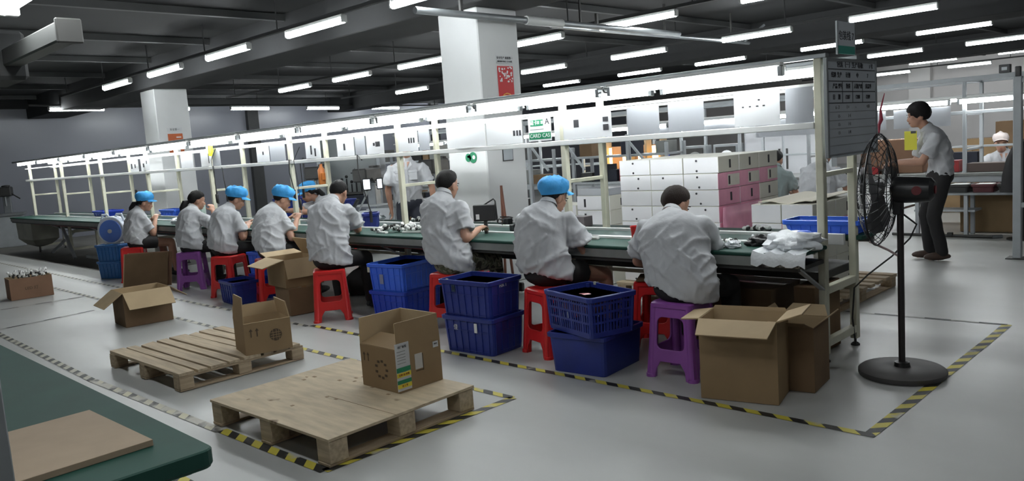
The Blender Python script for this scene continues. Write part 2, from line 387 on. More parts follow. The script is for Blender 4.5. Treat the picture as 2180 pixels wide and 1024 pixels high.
# conduit by the column
t = thing('ceiling_conduit', 'shiny grey conduit pipe fixed across the column top', 'pipe', (-6.08, 6.2, 2.86))
MB().tube([(0, -1.2, 0), (0, 3.4, 0)], .035, 10).build('pipe', M_steel, t, smooth=True)
MB().tube([(0, .35, 0), (0, .95, 0)], .05, 10).build('pipe_sleeve', M_aluw, t, smooth=True)
for yy in (-.6, 1.6): MB().box((0, yy, .07), (.03, .04, .17)).build('clamp', M_darks, t, .003)
t = thing('ceiling_conduit', 'second conduit pipe on the ceiling beyond the column poster', 'pipe', (-6.9, 10.5, 3.0))
MB().tube([(0, -2.6, 0), (0, 2.6, 0)], .03, 10).build('pipe', M_steel, t, smooth=True)
MB().tube([(0, 2.4, 0), (.25, 2.7, .28)], .02, 8).build('pipe_bend', M_steel, t)
for yy in (-2, 0, 2): MB().box((0, yy, .24), (.025, .03, .46)).build('clamp', M_darks, t, .003)
# posters and signs on the columns (their east faces look along +X)
def flat_sign(name, label, cat, x, y, z, w_, h_, m, rotz=PI / 2):
    t = thing(name, label, cat, (x, y, z), rotz)
    MB().box((0, -.004, 0), (w_, .006, h_)).build('sheet', m, t); return t
cx = -6.49 + .31
t = flat_sign('wall_poster', 'red poster with pale pattern and gold emblem on the nearer column', 'poster', cx, 6.27, 2.19, .235, .36, M_rsign)
mb = MB(); r9 = random.Random(3)
for k in range(46): mb.ell((r9.uniform(-.10, .10), -.008, .07 + r9.random() ** 1.3 * .10 * (1 if r9.random() < .8 else -.6)), (r9.uniform(.006, .016), .0015, r9.uniform(.005, .014)), None, 7, 4)
mb.build('pale_flowers', M_wprint, t)['kind'] = 'stuff'
mb = MB(); mb.tube([(-.07, -.009, -.16), (-.045, -.009, -.125), (0, -.009, -.112), (.05, -.009, -.125), (.07, -.009, -.155)], .007, 6)
mb.box((0, -.009, -.145), (.085, .002, .022)); mb.build('gold_emblem', mat('gold_print', (.75, .34, .08), .4), t)
t2 = flat_sign('wall_notice', 'narrow white caption strip above the red poster', 'notice', cx, 6.27, 2.44, .25, .085, mat('caption_strip', (.56, .57, .58), .5))
text('安全生产 质量第一', .03, M_ink, t2, (0, -.008, .015), (PI / 2, 0, 0)); text('责任重于泰山 人人有责', .022, M_ink, t2, (0, -.008, -.022), (PI / 2, 0, 0))
cx2 = -15.03 + .31
t = flat_sign('wall_poster', 'orange poster with white figures on the farther column', 'poster', cx2, 6.2, 1.98, .27, .37, M_osign)
mb = MB(); mb.box((0, -.009, -.12), (.13, .003, .09)); mb.box((-.03, -.009, -.07), (.035, .003, .05)); mb.box((.06, -.009, .12), (.09, .003, .02)); mb.build('white_figures', M_wprint, t)
t2 = flat_sign('wall_notice', 'pale caption strip above the orange poster', 'notice', cx2, 6.2, 2.24, .27, .07, mat('caption_strip', (.56, .57, .58), .5))
text('安全第一', .045, M_ink, t2, (0, -.008, 0), (PI / 2, 0, 0))
# green round exit style sticker pair on the column front
t = thing('wall_sticker', 'green and white round safety stickers on the column front face', 'sticker', (-6.42, 5.9, 1.41))
MB().lathe([(.06, 0), (.06, .003)], 20, (.03, -.003, 0), (0, -1, 0)).build('disc', M_gsign, t)
MB().lathe([(.036, 0), (.046, .003)], 18, (-.045, -.003, 0), (0, -1, 0)).build('disc', M_gsign, t)
MB().lathe([(.022, 0), (.022, .003)], 18, (.045, -.0045, .002), (0, -1, 0)).build('white_disc', M_wprint, t)
MB().box((-.035, -.0045, .012), (.045, .003, .026)).build('white_mark', M_wprint, t)
t = flat_sign('wall_notice', 'small grey framed notice on the side of the nearer column', 'notice', cx, 6.22, 1.43, .16, .17, M_darks)
MB().box((0, -.009, 0), (.14, .003, .15)).build('notice_sheet', M_board, t)
# ================================================================ the long assembly bench
BX0, BX1 = -19.3, -2.05
PX = [-2.105, -4.18, -6.33, -8.40, -10.52, -12.72, -14.75, -16.9, -19.0]
bench = thing('assembly_bench', 'long green topped assembly bench with cream post frame and lit overhead rails', 'workbench')
L = BX1 - BX0; xm = (BX0 + BX1) / 2
bx((BX0, 4.44, .728), (BX1 - .02, 4.845, .752)).build('front_shelf', M_green, bench, .006)
bx((BX0, 4.45, .665), (BX1 - .03, 4.47, .73)).build('front_fascia', M_grey, bench, .003)
bx((BX0, 4.47, .64), (BX1 - .04, 4.84, .665)).build('shelf_underside', M_darks, bench)
bx((BX0 + .1, 4.885, .70), (-2.32, 5.285, .742)).build('conveyor_belt', mat('belt_green', (.018, .066, .052), .3, var=.12, scale=4), bench, .004)
mb = MB(); mb.cyl((-2.32, 4.89, .72), (-2.32, 5.28, .72), .022, 12); mb.build('end_roller', M_steel, bench, smooth=True)
for y in (4.865, 5.305): bx((BX0, y - .018, .69), (BX1 - .1, y + .018, .764)).build('edge_rail', M_aluw, bench, .003)
bx((BX0, 5.325, .722), (BX1 + .01, 5.57, .752)).build('rear_shelf', M_green, bench, .005)
bx((BX0, 5.545, .68), (BX1, 5.565, .725)).build('rear_fascia', M_grey, bench, .003)
bx((BX0 + .4, 4.98, .50), (-2.16, 5.5, .555)).build('lower_pan', M_darks, bench, .004)
bx((BX0 + .4, 4.56, .615), (-5.6, 4.60, .64)).build('red_side_strip', M_redd, bench, .003)
for i, x in enumerate(PX):
    for y in (4.86, 5.34):
        front = y < 5
        p = bx((x - .024, y - .026, .05), (x + .024, y + .026, 1.90)).build('post', M_alu, bench, .004)
        mb = MB(); mb.cyl((x, y, .012), (x, y, .06), .009, 8); mb.lathe([(.03, 0), (.03, .008), (.014, .022)], 10, (x, y, 0)); mb.build('foot', M_darks, p)
    for z in (1.19, .46, .12): MB().bar((x, 4.886, z), (x, 5.314, z), .03 if z > 1 else .045, .03 if z > 1 else .05).build('cross_bar', M_alu, bench, .003)
    MB().bar((x, 4.886, 1.885), (x, 5.314, 1.885), .04).build('cross_bar', M_alu, bench, .003)
    MB().bar((x, 4.50, .655), (x, 4.84, .47), .035, .012).build('brace', M_steelp, bench, .002)
    if i < len(PX) - 1 and i % 2 == 0:
        MB().bar((x - .03, 5.36, .40), (PX[i + 1] + .03, 5.36, .40), .03).build('lower_rail', M_alu, bench, .003)
for y in (4.86, 5.34):
    bx((BX0, y - .03, 1.478), (-2.13, y + .03, 1.518)).build('middle_rail', M_aluw if y < 5 else M_alu, bench, .004)
    bx((BX0 - .9, y - .025, 1.90), (BX1, y + .025, 1.928)).build('top_rail', M_steel, bench, .003)
    bx((BX0, y - .015, 1.735), (-2.13, y + .015, 1.755)).build('sheet_rail', M_aluw, bench, .002)
# galvanised hopper under the far end of the bench
mb = MB(); mb.ring_loft([[V(-18.6 + a * q, 4.75 + b * q, z) for a, b in ((-.55, -.25), (.55, -.25), (.55, .25), (-.55, .25))] for z, q in ((.66, 1), (.30, .97), (.18, .6), (.13, .2))])
mb.build('hopper', mat('galvanised_panel', (.33, .33, .28), .5, var=.2, scale=4), bench, .006)
MB().cyl((-18.6, 4.75, 0), (-18.6, 4.75, .14), .02, 8).build('drain_leg', M_darks, bench)
for a, b in (((-17.6, 4.7, .05), (-17.1, 5.2, .62)), ((-15.9, 4.6, .03), (-16.5, 4.62, .6)), ((-15.2, 4.6, .1), (-14.0, 4.6, .1))): MB().bar(a, b, .05).build('leg_brace', M_steelp, bench, .003)

# ---- tube fixtures under the top rails
fx = thing('bench_tube_fixture', '', 'light')
FL = 1.34
mb = MB(); mb.add([(s * FL / 2, y, z) for s in (-1, 1) for y, z in ((.0, .045), (.035, .04), (.05, .0), (.045, .0), (.03, .03), (.0, .035))],
                  [(0, 1, 7, 6), (1, 2, 8, 7), (2, 3, 9, 8), (3, 4, 10, 9), (4, 5, 11, 10), (5, 0, 6, 11), (0, 5, 4, 3, 2, 1), (6, 7, 8, 9, 10, 11)])
mb.build('reflector', M_aluw, fx)
MB().box((0, -.012, .048), (FL, .05, .02)).build('batten', M_aluw, fx, .003)
MB().tube([(-FL / 2 + .03, 0, 0), (FL / 2 - .03, 0, 0)], .019, 10).build('glowing_tube', M_tubeb, fx)
for s in (-1, 1):
    MB().box((s * (FL / 2 - .015), 0, .005), (.03, .045, .06)).build('lamp_holder', M_steel, fx, .003)
first = True
for row, (y, rn) in enumerate(((4.71, 'front'), (5.27, 'rear'))):
    for i in range(12):
        x = -2.13 - .13 - FL / 2 - 1.42 * i + (.08 if row else 0)
        o = fx if first else copy_tree(fx); first = False
        o.location = (x, y, 1.838); o['label'] = 'glowing tube fixture under the bench top rail, %s row, %s from the whiteboard' % (rn, ORD[i]); o['group'] = 'tube fixtures over the long bench'
# loose connector brackets between fixtures
for i in range(11):
    x = -2.13 - .13 - 1.42 * i - 1.38
    t = thing('cable_clip', 'small grey cable clip between bench tube fixtures, %s from the whiteboard' % ORD[i], 'clip', (x, 4.775, 1.885), 0, 'cable clips on the top rail')
    MB().box((0, 0, -.005), (.09, .03, .03)).build('clip_body', M_steel, t, .004)
    MB().tube([(-.05, -.02, -.01), (-.02, -.03, -.04), (.03, -.03, -.045), (.06, -.02, -.012)], .006, 6).build('wire', M_darks, t)
# ---- sheets hanging between the two rails (front plane)
def sheet(x0, x1, y, z0, z1, label, m=M_paper, marks=(), curl=.012, name='hanging_sheet', cat='sheet'):
    t = thing(name, label, cat, ((x0 + x1) / 2, y, (z0 + z1) / 2)); w_, h_ = x1 - x0, z1 - z0
    n = 8; mb = MB(); f, bk = [], []
    for i in range(n + 1):
        u = -w_ / 2 + w_ * i / n; d = curl * math.sin(PI * i / n)
        f.append((u, -d)); bk.append((u, -d + .0015))
    mb.prism([(a, b) for a, b in f] + [(a, b) for a, b in reversed(bk)], -h_ / 2, h_ / 2)
    mb.build('paper' if m is M_paper else 'panel', m, t)
    for (u, v, sw, sh) in marks:
        uu = u * w_; d = curl * math.sin(PI * (uu + w_ / 2) / w_)
        MB().box((uu, -d - .0022, v * h_), (sw, .002, sh)).build('printed_mark', M_ink, t)
    return t
ZB, ZT = 1.522, 1.738
ZY = 4.84
sheet(-2.315, -2.135, ZY, ZB, ZT, 'plain white sheet hanging beside the whiteboard', m=M_acryl)
sheet(-2.672, -2.352, ZY, ZB, ZT, 'wide white sheet with a row of small dark dots near the whiteboard', marks=((-.28, .08, .012, .008), (-.12, .08, .012, .008), (.04, .08, .016, .008), (.18, .08, .016, .008), (.08, .26, .014, .01)))
sheet(-3.185, -2.899, ZY, ZB, 1.727, 'greyish sheet with faint print, second grey one from the whiteboard', m=M_acryl, marks=())
sheet(-3.541, -3.261, ZY, ZB, 1.725, 'greyish blank sheet next to the narrow gap over the white cartons', m=M_acryl)
sheet(-4.262, -3.687, ZY, ZB, ZT, 'long white sheet with two small dark pictures above the blue capped worker', marks=((.41, .12, .05, .035), (.41, -.16, .05, .045), (-.08, .05, .05, .06)))
c = thing('hanging_sign', 'green and white card reading CARD CAS with a letter A', 'sign', (-4.41, 4.83, 1.63))
MB().box((0, 0, 0), (.25, .003, .205)).build('sheet', M_paper, c)
MB().box((-.03, -.0025, .045), (.14, .002, .05)).build('green_band', M_gsign, c); MB().box((0, -.0025, -.06), (.235, .002, .055)).build('green_band', M_gsign, c)
text('磁卡', .042, M_wprint, c, (-.06, -.004, .045), (PI / 2, 0, 0)); text('套 装', .03, M_wprint, c, (.01, -.004, .045), (PI / 2, 0, 0))
text('A', .07, M_ink, c, (.085, -.003, .05), (PI / 2, 0, 0)); text('CARD CAS', .046, M_wprint, c, (0, -.004, -.06), (PI / 2, 0, 0))
MB().box((-.03, -.0025, -.008), (.15, .001, .005)).build('text_line', M_grey, c)
sheet(-5.05, -4.62, ZY, ZB, ZT, 'white sheet with dark block letters beside the green card', marks=((.30, -.1, .022, .045), (.38, -.1, .02, .045), (.45, -.1, .02, .045)))
sheet(-5.58, -5.07, ZY, ZB, ZT, 'plain white sheet in front of the nearer column', curl=.02)
sheet(-6.345, -6.005, ZY, ZB, ZT, 'white sheet with a dark mark over the standing man', marks=((.15, -.02, .02, .05), (.25, -.02, .02, .05), (.35, -.02, .02, .05)))
sheet(-5.99, -5.83, ZY, ZB, 1.728, 'grey sheet between the standing man and the column', m=M_acryl)
sheet(-6.845, -6.55, ZY, ZB, ZT, 'white sheet with three dark figures near the standing man', marks=((0, -.05, .03, .03), (.14, -.05, .03, .05), (.26, -.05, .04, .05)))
sheet(-7.05, -6.87, ZY, ZB, ZT, 'narrow grey sheet above the leaning dark haired man', m=M_acryl)
sheet(-7.39, -7.07, ZY, ZB, ZT, 'white sheet with one dark spot above the leaning dark haired man', marks=((0, -.05, .03, .07),))
sheet(-8.03, -7.72, ZY, ZB, 1.716, 'white sheet with four dark blocks above the capped worker', marks=((-.05, .12, .03, .05), (-.05, -.14, .03, .05), (.2, -.06, .03, .05), (.2, -.28, .03, .04)))
sheet(-8.84, -8.48, ZY, ZB, ZT, 'greyish sheet beside the third frame post', m=M_acryl)
sheet(-9.17, -8.86, ZY, ZB, ZT, 'white sheet with small dot next to a grey one', marks=((.1, 0, .03, .04),))
sheet(-10.40, -10.16, ZY, ZB, ZT, 'grey white sheet just past the yellow tag', m=M_acryl)
sheet(-10.75, -10.42, ZY, ZB, ZT, 'white sheet behind the yellow tag', marks=((.3, .1, .02, .08), (.3, -.2, .02, .05)))
sheet(-11.4, -11.0, ZY, ZB, ZT, 'white sheet in front of the farther column edge')
sheet(-12.9, -12.55, ZY, ZB, ZT, 'white sheet with two short strokes at the fifth frame', marks=((-.1, -.1, .04, .06), (.25, .1, .03, .05)))
sheet(-13.35, -13.0, ZY, ZB, ZT, 'white sheet with three strokes, last before the bare frames', marks=((-.2, -.1, .05, .08), (.2, -.1, .04, .06)))
t = thing('hanging_tag', 'bright yellow fan shaped tag on the bench rail', 'tag', (-10.33, 4.79, 1.73))
MB().add([(-.06, 0, -.07), (.03, 0, -.08), (.09, 0, -.02), (.08, 0, .06), (-.05, 0, .07), (-.06, .003, -.07), (.03, .003, -.08), (.09, .003, -.02), (.08, .003, .06), (-.05, .003, .07)], [(0, 1, 2, 3, 4), (9, 8, 7, 6, 5), (0, 5, 6, 1), (1, 6, 7, 2), (2, 7, 8, 3), (3, 8, 9, 4), (4, 9, 5, 0)]).build('tag_sheet', mat('lime_tag', (.78, .82, .03), .5), t)
MB().bar((0, -.003, -.05), (.03, -.003, .05), .012, .003).build('printed_stroke', M_grey, t)
# ---- whiteboard and line sign at the bench end
b = thing('whiteboard', 'grey framed production whiteboard with ruled rows hung on the bench end', 'whiteboard', (-2.045, 5.205, 1.595))
W_, H_ = .80, .605
MB().box((0, 0, 0), (.012, W_ - .02, H_ - .02)).build('writing_surface', M_board, b)
for s in (-1, 1):
    MB().box((.002, s * (W_ / 2 - .01), 0), (.024, .02, H_)).build('frame_side', M_steel, b, .003)
    MB().box((.002, 0, s * (H_ / 2 - .01)), (.024, W_ - .04, .02)).build('frame_edge', M_steel, b, .003)
RX = (PI / 2, 0, PI / 2)
rows = [.11, .23, .335, .45]; y0 = -W_ / 2 + .03; y1 = W_ / 2 - .03
for i, r_ in enumerate(rows): MB().box((.0075, 0, H_ / 2 - r_ * H_), (.002, W_ - .05, .005)).build('ruled_line', M_ink, b)
for i in range(5): MB().box((.0075, 0, H_ / 2 - (.54 + .085 * i) * H_), (.002, W_ - .05, .002)).build('ruled_line', M_grey, b)
for y in (-.16, .0, .16): MB().box((.0075, y, H_ / 2 - .34 * H_), (.002, .003, .22 * H_)).build('ruled_line', M_ink, b)
MB().box((.0075, -W_ / 2 + .03, -.03), (.002, .005, H_ * .82)).build('ruled_line', M_ink, b)
def bt(s, y, fr, size, m=M_ink): text(s, size, m, b, (.008, y, H_ / 2 - fr * H_), RX)
bt('包装（一）生产看板', -.03, .062, .046); bt('1 号', .31, .07, .034)
for s, y in (('线别', -.29), ('生产', -.20), ('计划', -.07), ('中', .08), ('7', .25)): bt(s, y, .17, .036)
for s, y in (('产品', -.27), ('型号', -.19), ('数量', -.07), ('人数产出', .09), ('良品率', .26)): bt(s, y, .283, .034)
for s, y in (('日', -.29), ('期', -.21), ('1207', -.08), ('1208', .08), ('1209', .25)): bt(s, y, .393, .036)
for k, (s, y) in enumerate((('6 - 2', -.24), ('1 +', -.08), ('—', .05), ('+60', .25))): bt(s, y, .495, .032, M_grey)
for k in range(3): bt('1.5', -.22, .585 + .085 * k, .028, M_grey); bt('1 4', -.06, .585 + .085 * k, .03, M_ink if k == 2 else M_grey)
MB().box((.02, 0, -H_ / 2 + .005), (.04, W_ * .9, .008)).build('pen_tray', M_steelp, b, .002)
s = thing('line_sign', 'small white and green line sign standing on the bench top rail', 'sign', (-2.08, 5.22, 1.93))
MB().box((0, 0, .13), (.006, .27, .15)).build('white_sheet', mat('dim_sheet', (.50, .53, .56), .4), s)
MB().box((0, 0, .03), (.006, .27, .05)).build('green_band', mat('teal_band', (.05, .28, .22), .4), s)
MB().bar((0, -.14, 0), (0, -.14, .205), .012).build('sign_post', M_steel, s); MB().bar((0, .14, 0), (0, .14, .205), .008).build('sign_post', M_steel, s)
text('包装线 7', .062, M_ink, s, (.004, 0, .115), RX)

# ================================================================ the near bench in the foreground
nb = thing('near_bench', 'near green topped bench corner in the foreground', 'workbench')
mb = MB(); r_ = .035
poly = [(-9.5, -.4), (-2.055, -.4)] + [(-2.055 - r_ + r_ * math.cos(a), .875 - r_ + r_ * math.sin(a)) for a in [PI / 2 * k / 4 for k in range(5)]] + [(-9.5, .875)]
mb.prism(poly, .705, .752); mb.build('bench_top', M_green, nb, .004)
mb = MB(); mb.prism([(q[0] - (.004 if q[0] > -3 else 0), q[1] - (.004 if q[1] > 0 else 0)) for q in poly], .70, .7045); mb.build('edge_band', M_greend, nb)
bx((-9.4, .60, .62), (-2.35, .66, .70)).build('under_rail', M_steel, nb, .003)
bx((-2.36, -.3, .62), (-2.30, .72, .70)).build('end_rail', M_steel, nb, .003)
for y in (.69, -.2):
    bx((-2.36, y - .03, .02), (-2.30, y + .03, .70)).build('leg', M_steel, nb, .003)
mb = MB(); mb.box((-2.28, .74, .66), (.10, .10, .05)); mb.cyl((-2.25, .80, .672), (-2.17, .84, .672), .016, 8); mb.box((-2.18, .835, .672), (.03, .03, .03)); mb.build('corner_bracket', M_darks, nb, .003)
bx((-2.133, .365, .752), (-2.083, .415, 2.0)).build('post', M_steel, nb, .003)
bx((-3.4, .60, 1.805), (-1.98, .645, 1.85)).build('overhead_beam', mat('dim_rail', (.10, .103, .10), .5, var=.1), nb, .004)
mb = MB(); mb.box((-1.978, .6225, 1.8275), (.012, .055, .055)); mb.build('beam_end_cap', M_darks, nb, .003)
bx((-2.66, .58, 1.77), (-2.45, .66, 1.90)).build('beam_bracket', M_beam2, nb, .01)
t = thing('near_tube_light', 'bright tube light over the near green bench at the top corner', 'light', (-1.62, .56, 1.915))
MB().tube([(-.60, 0, 0), (.60, 0, 0)], .019, 12).build('glowing_tube', M_tubeb, t)
MB().box((0, .02, .035), (1.22, .05, .025)).build('batten', M_aluw, t, .003)
for s_ in (-1, 1): MB().box((s_ * .61, .01, .012), (.025, .05, .06)).build('lamp_holder', M_aluw, t, .003)
t = thing('fibreboard_sheet', 'brown fibreboard sheet lying flat on the near green bench', 'board', (-2.45, .60, .7525), .03)
MB().box((0, 0, .009), (.47, .335, .018)).build('sheet', M_mdf, t, .001)
# ================================================================ plastic stools
SH = .48
def stool_proto(m, name='plastic_stool'):
    t = thing(name, '', 'stool')
    b, tp, h = .178, .142, SH
    # seat with rounded edge and shallow dish
    rings = []
    for z, q in ((h - .035, tp + .004), (h - .012, tp + .004), (h - .002, tp - .006), (h, tp - .02), (h - .006, tp - .05), (h - .008, .02)):
        rings.append([V(x, y, z) for x, y in rrect(-q, -q, q, q, min(.035, q * .45), 4)])
    MB().ring_loft(rings).build('seat', m, t, smooth=True)
    th = math.atan2(b - tp, h)
    Ls = math.hypot(h, b - tp) - .02
    def px(z): return b - .008 + (tp - b) * z / Ls
    out = [(-px(0), .0), (-px(0) + .06, .0), (-px(.06) + .066, .06), (-.07, .105), (.07, .105), (px(.06) - .066, .06), (px(0) - .06, .0), (px(0), .0), (px(Ls), Ls), (-px(Ls), Ls)]
    hole = rrect(-.088, .185, .088, .385, .035, 4)
    hole = [(x * (1 + (.25 - (z - .185)) * .5), z) for x, z in hole]
    me = plate(out, [hole], .012, 'side_frame', m, .004)
    for k in range(4):
        o = obj('side_frame', me, t)
        R = Matrix.Rotation(k * PI / 2, 4, 'Z') @ Matrix.Translation((0, -(b - .012), 0)) @ Matrix.Rotation(-th, 4, 'X')
        o.matrix_local = R
    for sx in (-1, 1):
        for sy in (-1, 1):
            q0, q1 = b - .030, tp - .022
            mb = MB(); mb.tube([(sx * q0, sy * q0, 0), (sx * q0, sy * q0, .012), (sx * (q0 - .004), sy * (q0 - .004), .02), (sx * q1, sy * q1, h - .02)], [.036, .036, .031, .026], 10)
            mb.build('leg', m, t, smooth=True)
    return t
st_red = stool_proto(M_red); st_pur = stool_proto(M_pur)
st_red.location = (-6.49, 4.035, 0); st_red.rotation_euler.z = math.radians(-33)
st_red['label'] = 'red plastic stool under the leaning dark haired man, beside the stacked cartons'; st_red['group'] = 'plastic stools'
st_pur.location = (-2.73, 4.20, 0); st_pur.rotation_euler.z = math.radians(2)
st_pur['label'] = 'purple plastic stool behind the large open carton'; st_pur['group'] = 'plastic stools'
for (x, y, a, lb) in ((-3.81, 4.18, -15, 'red plastic stool between the navy crate stacks'), (-5.13, 4.39, 12, 'red plastic stool half hidden behind the tall navy crate stack'),
                      (-7.95, 4.22, -20, 'red plastic stool behind the upper stacked carton with the folded flap'), (-8.85, 4.18, 22, 'red plastic stool beside the small navy crate'),
                      (-11.62, 4.12, -30, 'red plastic stool behind the leaning flat cardboard'),
                      (-3.28, 4.75, 20, 'dark red stool under the bench beside the perforated crate'), (-6.35, 6.35 - .9 + .35, 10, 'red stool beyond the bench seen under it')):
    clone(st_red, (x, y, 0), math.radians(a), lb, 'plastic stools')
clone(st_pur, (-9.92, 4.2, 0), math.radians(-38), 'purple plastic stool under the ponytailed worker', 'plastic stools')

# ================================================================ crates
def crate(name, label, m, w_, d_, h_, loc, rz=0, perf=False, taper=.93, ribs=True, group=None, cat='crate'):
    t = thing(name, label, cat, loc, rz, group)
    T = .004
    def rect(q, z, ins=0): return [V(x, y, z) for x, y in rrect(-w_ / 2 * q + ins, -d_ / 2 * q + ins, w_ / 2 * q - ins, d_ / 2 * q - ins, .025, 2)]
    if not perf:
        MB().ring_loft([rect(taper, 0), rect(1, h_ - .02), rect(1, h_ - .02, T), rect(taper, .006, T)]).build('tub', m, t)
    else:
        MB().ring_loft([rect(taper, 0), rect(taper + .01, .035), rect(taper + .01, .035, T), rect(taper, .008, T)]).build('base', m, t)
        mb = MB()
        for ax in (0, 1):
            Wd, Dp = (w_, d_) if ax == 0 else (d_, w_)
            n = max(8, int(Wd / .027))
            for s in (-1, 1):
                def P(u, z, q=None):
                    q = taper + (1 - taper) * z / h_; a, b = u * Wd * q * .94, s * (Dp / 2 * q - .004)
                    return V(a, b, z) if ax == 0 else V(b, a, z)
                for i in range(n + 1):
                    u = -.5 + i / n; wide = .010 if i % 5 else .022
                    mb.bar(P(u, .02), P(u, h_ - .03), wide if ax == 0 else .005, .005 if ax == 0 else wide, up=(0, 1, 0))
                for z in (.095, .155, .21):
                    if z < h_ - .03: mb.bar(P(-.5, z), P(.5, z), .006, .014)
        mb.build('slotted_walls', m, t)
        for sx in (-1, 1):
            for sy in (-1, 1):
                q0, q1 = taper, 1
                MB().tube([(sx * (w_ / 2 * q0 - .014), sy * (d_ / 2 * q0 - .014), .004), (sx * (w_ / 2 * q1 - .014), sy * (d_ / 2 * q1 - .014), h_ - .01)], .017, 8).build('corner_post', m, t, smooth=True)
    MB().ring_loft([rect(1, h_ - .035, -.004), rect(1, h_ - .03, -.011), rect(1, h_ - .004, -.013), rect(1, h_, -.009), rect(1, h_, T), rect(1, h_ - .035, T)]).build('rim', m, t)
    if ribs and not perf:
        mb = MB()
        for ax in (0, 1):
            Wd, Dp = (w_, d_) if ax == 0 else (d_, w_)
            n = max(3, round(Wd / .075))
            for s in (-1, 1):
                for i in range(n):
                    u = (-.5 + (i + .5) / n)
                    p = []
                    for z in (.012, h_ - .034):
                        q = taper + (1 - taper) * z / h_; a, b = u * Wd * q, s * (Dp / 2 * q + .003)
                        p.append(V(a, b, z) if ax == 0 else V(b, a, z))
                    mb.bar(p[0], p[1], .009 if ax == 0 else .008, .008 if ax == 0 else .009, up=(0, 1, 0))
                for zf in (.08, .62):
                    z = zf * h_; q = taper + (1 - taper) * zf; b = s * (Dp / 2 * q + .002)
                    A, B = (V(-Wd / 2 * q + .03, b, z), V(Wd / 2 * q - .03, b, z)) if ax == 0 else (V(b, -Wd / 2 * q + .03, z), V(b, Wd / 2 * q - .03, z))
                    mb.bar(A, B, .007, .007)
        mb.build('ribs', m, t)
    return t
R_ = math.radians
def patch(t, m, c, d, name='label'): return MB().box(c, d).build(name, m, t)
c2a = crate('plastic_crate', 'navy ribbed crate at the bottom of the tall stack by the tape line', M_blue, .50, .36, .277, (-4.34, 3.985, .002), R_(4), group='stacked crates beside the stools')
c2b = crate('plastic_crate', 'navy ribbed crate on top of the tall stack by the tape line', M_blue, .50, .36, .277, (-4.345, 3.985, .272), R_(3), group='stacked crates beside the stools')
text('佳', .045, M_wprint, c2a, (-.115, -.183, .19), (PI / 2 - .05, 0, 0)); patch(c2a, M_wprint, (.09, -.184, .20), (.028, .004, .07))
patch(c2b, mat('dark_sticker', (.02, .05, .10), .5), (-.10, -.187, .215), (.035, .004, .05)); text('佳', .034, M_ink, c2b, (-.10, -.190, .215), (PI / 2, 0, 0))
text('HX-1', .035, M_wprint, c2b, (.251, -.02, .232), (PI / 2, 0, PI / 2))
patch(c2b, mat('tape_bit', (.5, .5, .42), .5), (-.17, -.178, .272), (.02, .012, .02), 'tape_piece')
c3a = crate('plastic_crate', 'plain navy crate under the perforated crate', M_blue, .43, .49, .265, (-3.315, 4.055, .002), R_(6), ribs=False, group='stacked crates beside the stools')
c3b = crate('perforated_crate', 'navy crate with slotted walls holding a red plastic bag', M_blue, .50, .36, .265, (-3.28, 3.965, .272), R_(-15), perf=True)
patch(c3b, mat('tape_bit', (.5, .5, .42), .5), (-.17, .176, .262), (.02, .012, .02), 'tape_piece')
bagm = MB(); bagm.ell((0, 0, 0), (.15, .11, .07), None, 22, 12, lambda d: 1 + .22 * noise.noise(d * 2.6 + V(4, 1, 2))); bg = bagm.build('plastic_bag', M_bagred, None, smooth=True)
bg.location = (-3.34, 3.98, .43); tag(bg, 'crumpled red and white plastic bag inside the perforated crate', 'bag')
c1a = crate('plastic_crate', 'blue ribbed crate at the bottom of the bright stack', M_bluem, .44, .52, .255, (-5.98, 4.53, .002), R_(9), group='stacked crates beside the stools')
c1b = crate('plastic_crate', 'bright blue ribbed crate on top of its stack', M_blueb, .44, .52, .262, (-5.98, 4.53, .25), R_(9), group='stacked crates beside the stools')
patch(c1b, mat('tape_bit', (.5, .5, .42), .5), (-.205, -.262, .215), (.03, .006, .07), 'tape_piece'); patch(c1b, mat('faded_label', (.26, .28, .42), .6), (-.05, -.259, .12), (.045, .004, .09))
crate('plastic_crate', 'small navy crate beside a red stool and carton', M_blue, .42, .30, .25, (-8.32, 4.02, .002), R_(-6))
crate('plastic_crate', 'bright blue crate below the capped worker, behind the small navy crate', M_bluem, .40, .30, .26, (-8.36, 4.42, .002), R_(3), group='crates beside the bench legs')
crate('plastic_crate', 'bright blue crate stacked behind the small navy crate', M_blueb, .40, .30, .26, (-8.36, 4.42, .254), R_(3), group='crates beside the bench legs')
crate('plastic_crate', 'teal blue crate at the bottom under the round reel', M_bluec, .42, .34, .25, (-12.32, 4.12, .004), R_(25), group='crates under the reel')
crate('plastic_crate', 'teal blue crate directly under the round reel', M_bluec, .42, .34, .25, (-12.32, 4.12, .248), R_(25), group='crates under the reel')
# blue and white reel standing on the crates
t = thing('cable_reel', 'white drum with a blue disc and carrying handles on the teal crates', 'reel', (-12.30, 4.12, .70), R_(42))
MB().lathe([(.19, -.09), (.2, -.08), (.2, .08), (.19, .09)], 24, (0, 0, 0), (0, -1, 0)).build('drum', mat('pale_plastic', (.60, .66, .74), .4), t, smooth=True)
MB().lathe([(.165, .09), (.16, .102), (.04, .106)], 24, (0, 0, -.01), (0, -1, 0)).build('disc', mat('reel_blue', (.09, .20, .62), .35), t, smooth=True)
MB().lathe([(.03, .10), (.03, .118), (.012, .122)], 14, (0, 0, -.01), (0, -1, 0)).build('hub', M_aluw, t, smooth=True)
for s in (-1, 1): MB().tube([(s * .05, 0, .19), (s * .07, 0, .225), (s * .14, 0, .225), (s * .17, 0, .13)], .018, 8).build('handle', mat('pale_plastic', (.5, .55, .62), .4), t, smooth=True)
MB().box((0, 0, -.192), (.24, .16, .02)).build('stand', mat('pale_plastic', (.5, .55, .62), .4), t, .005)
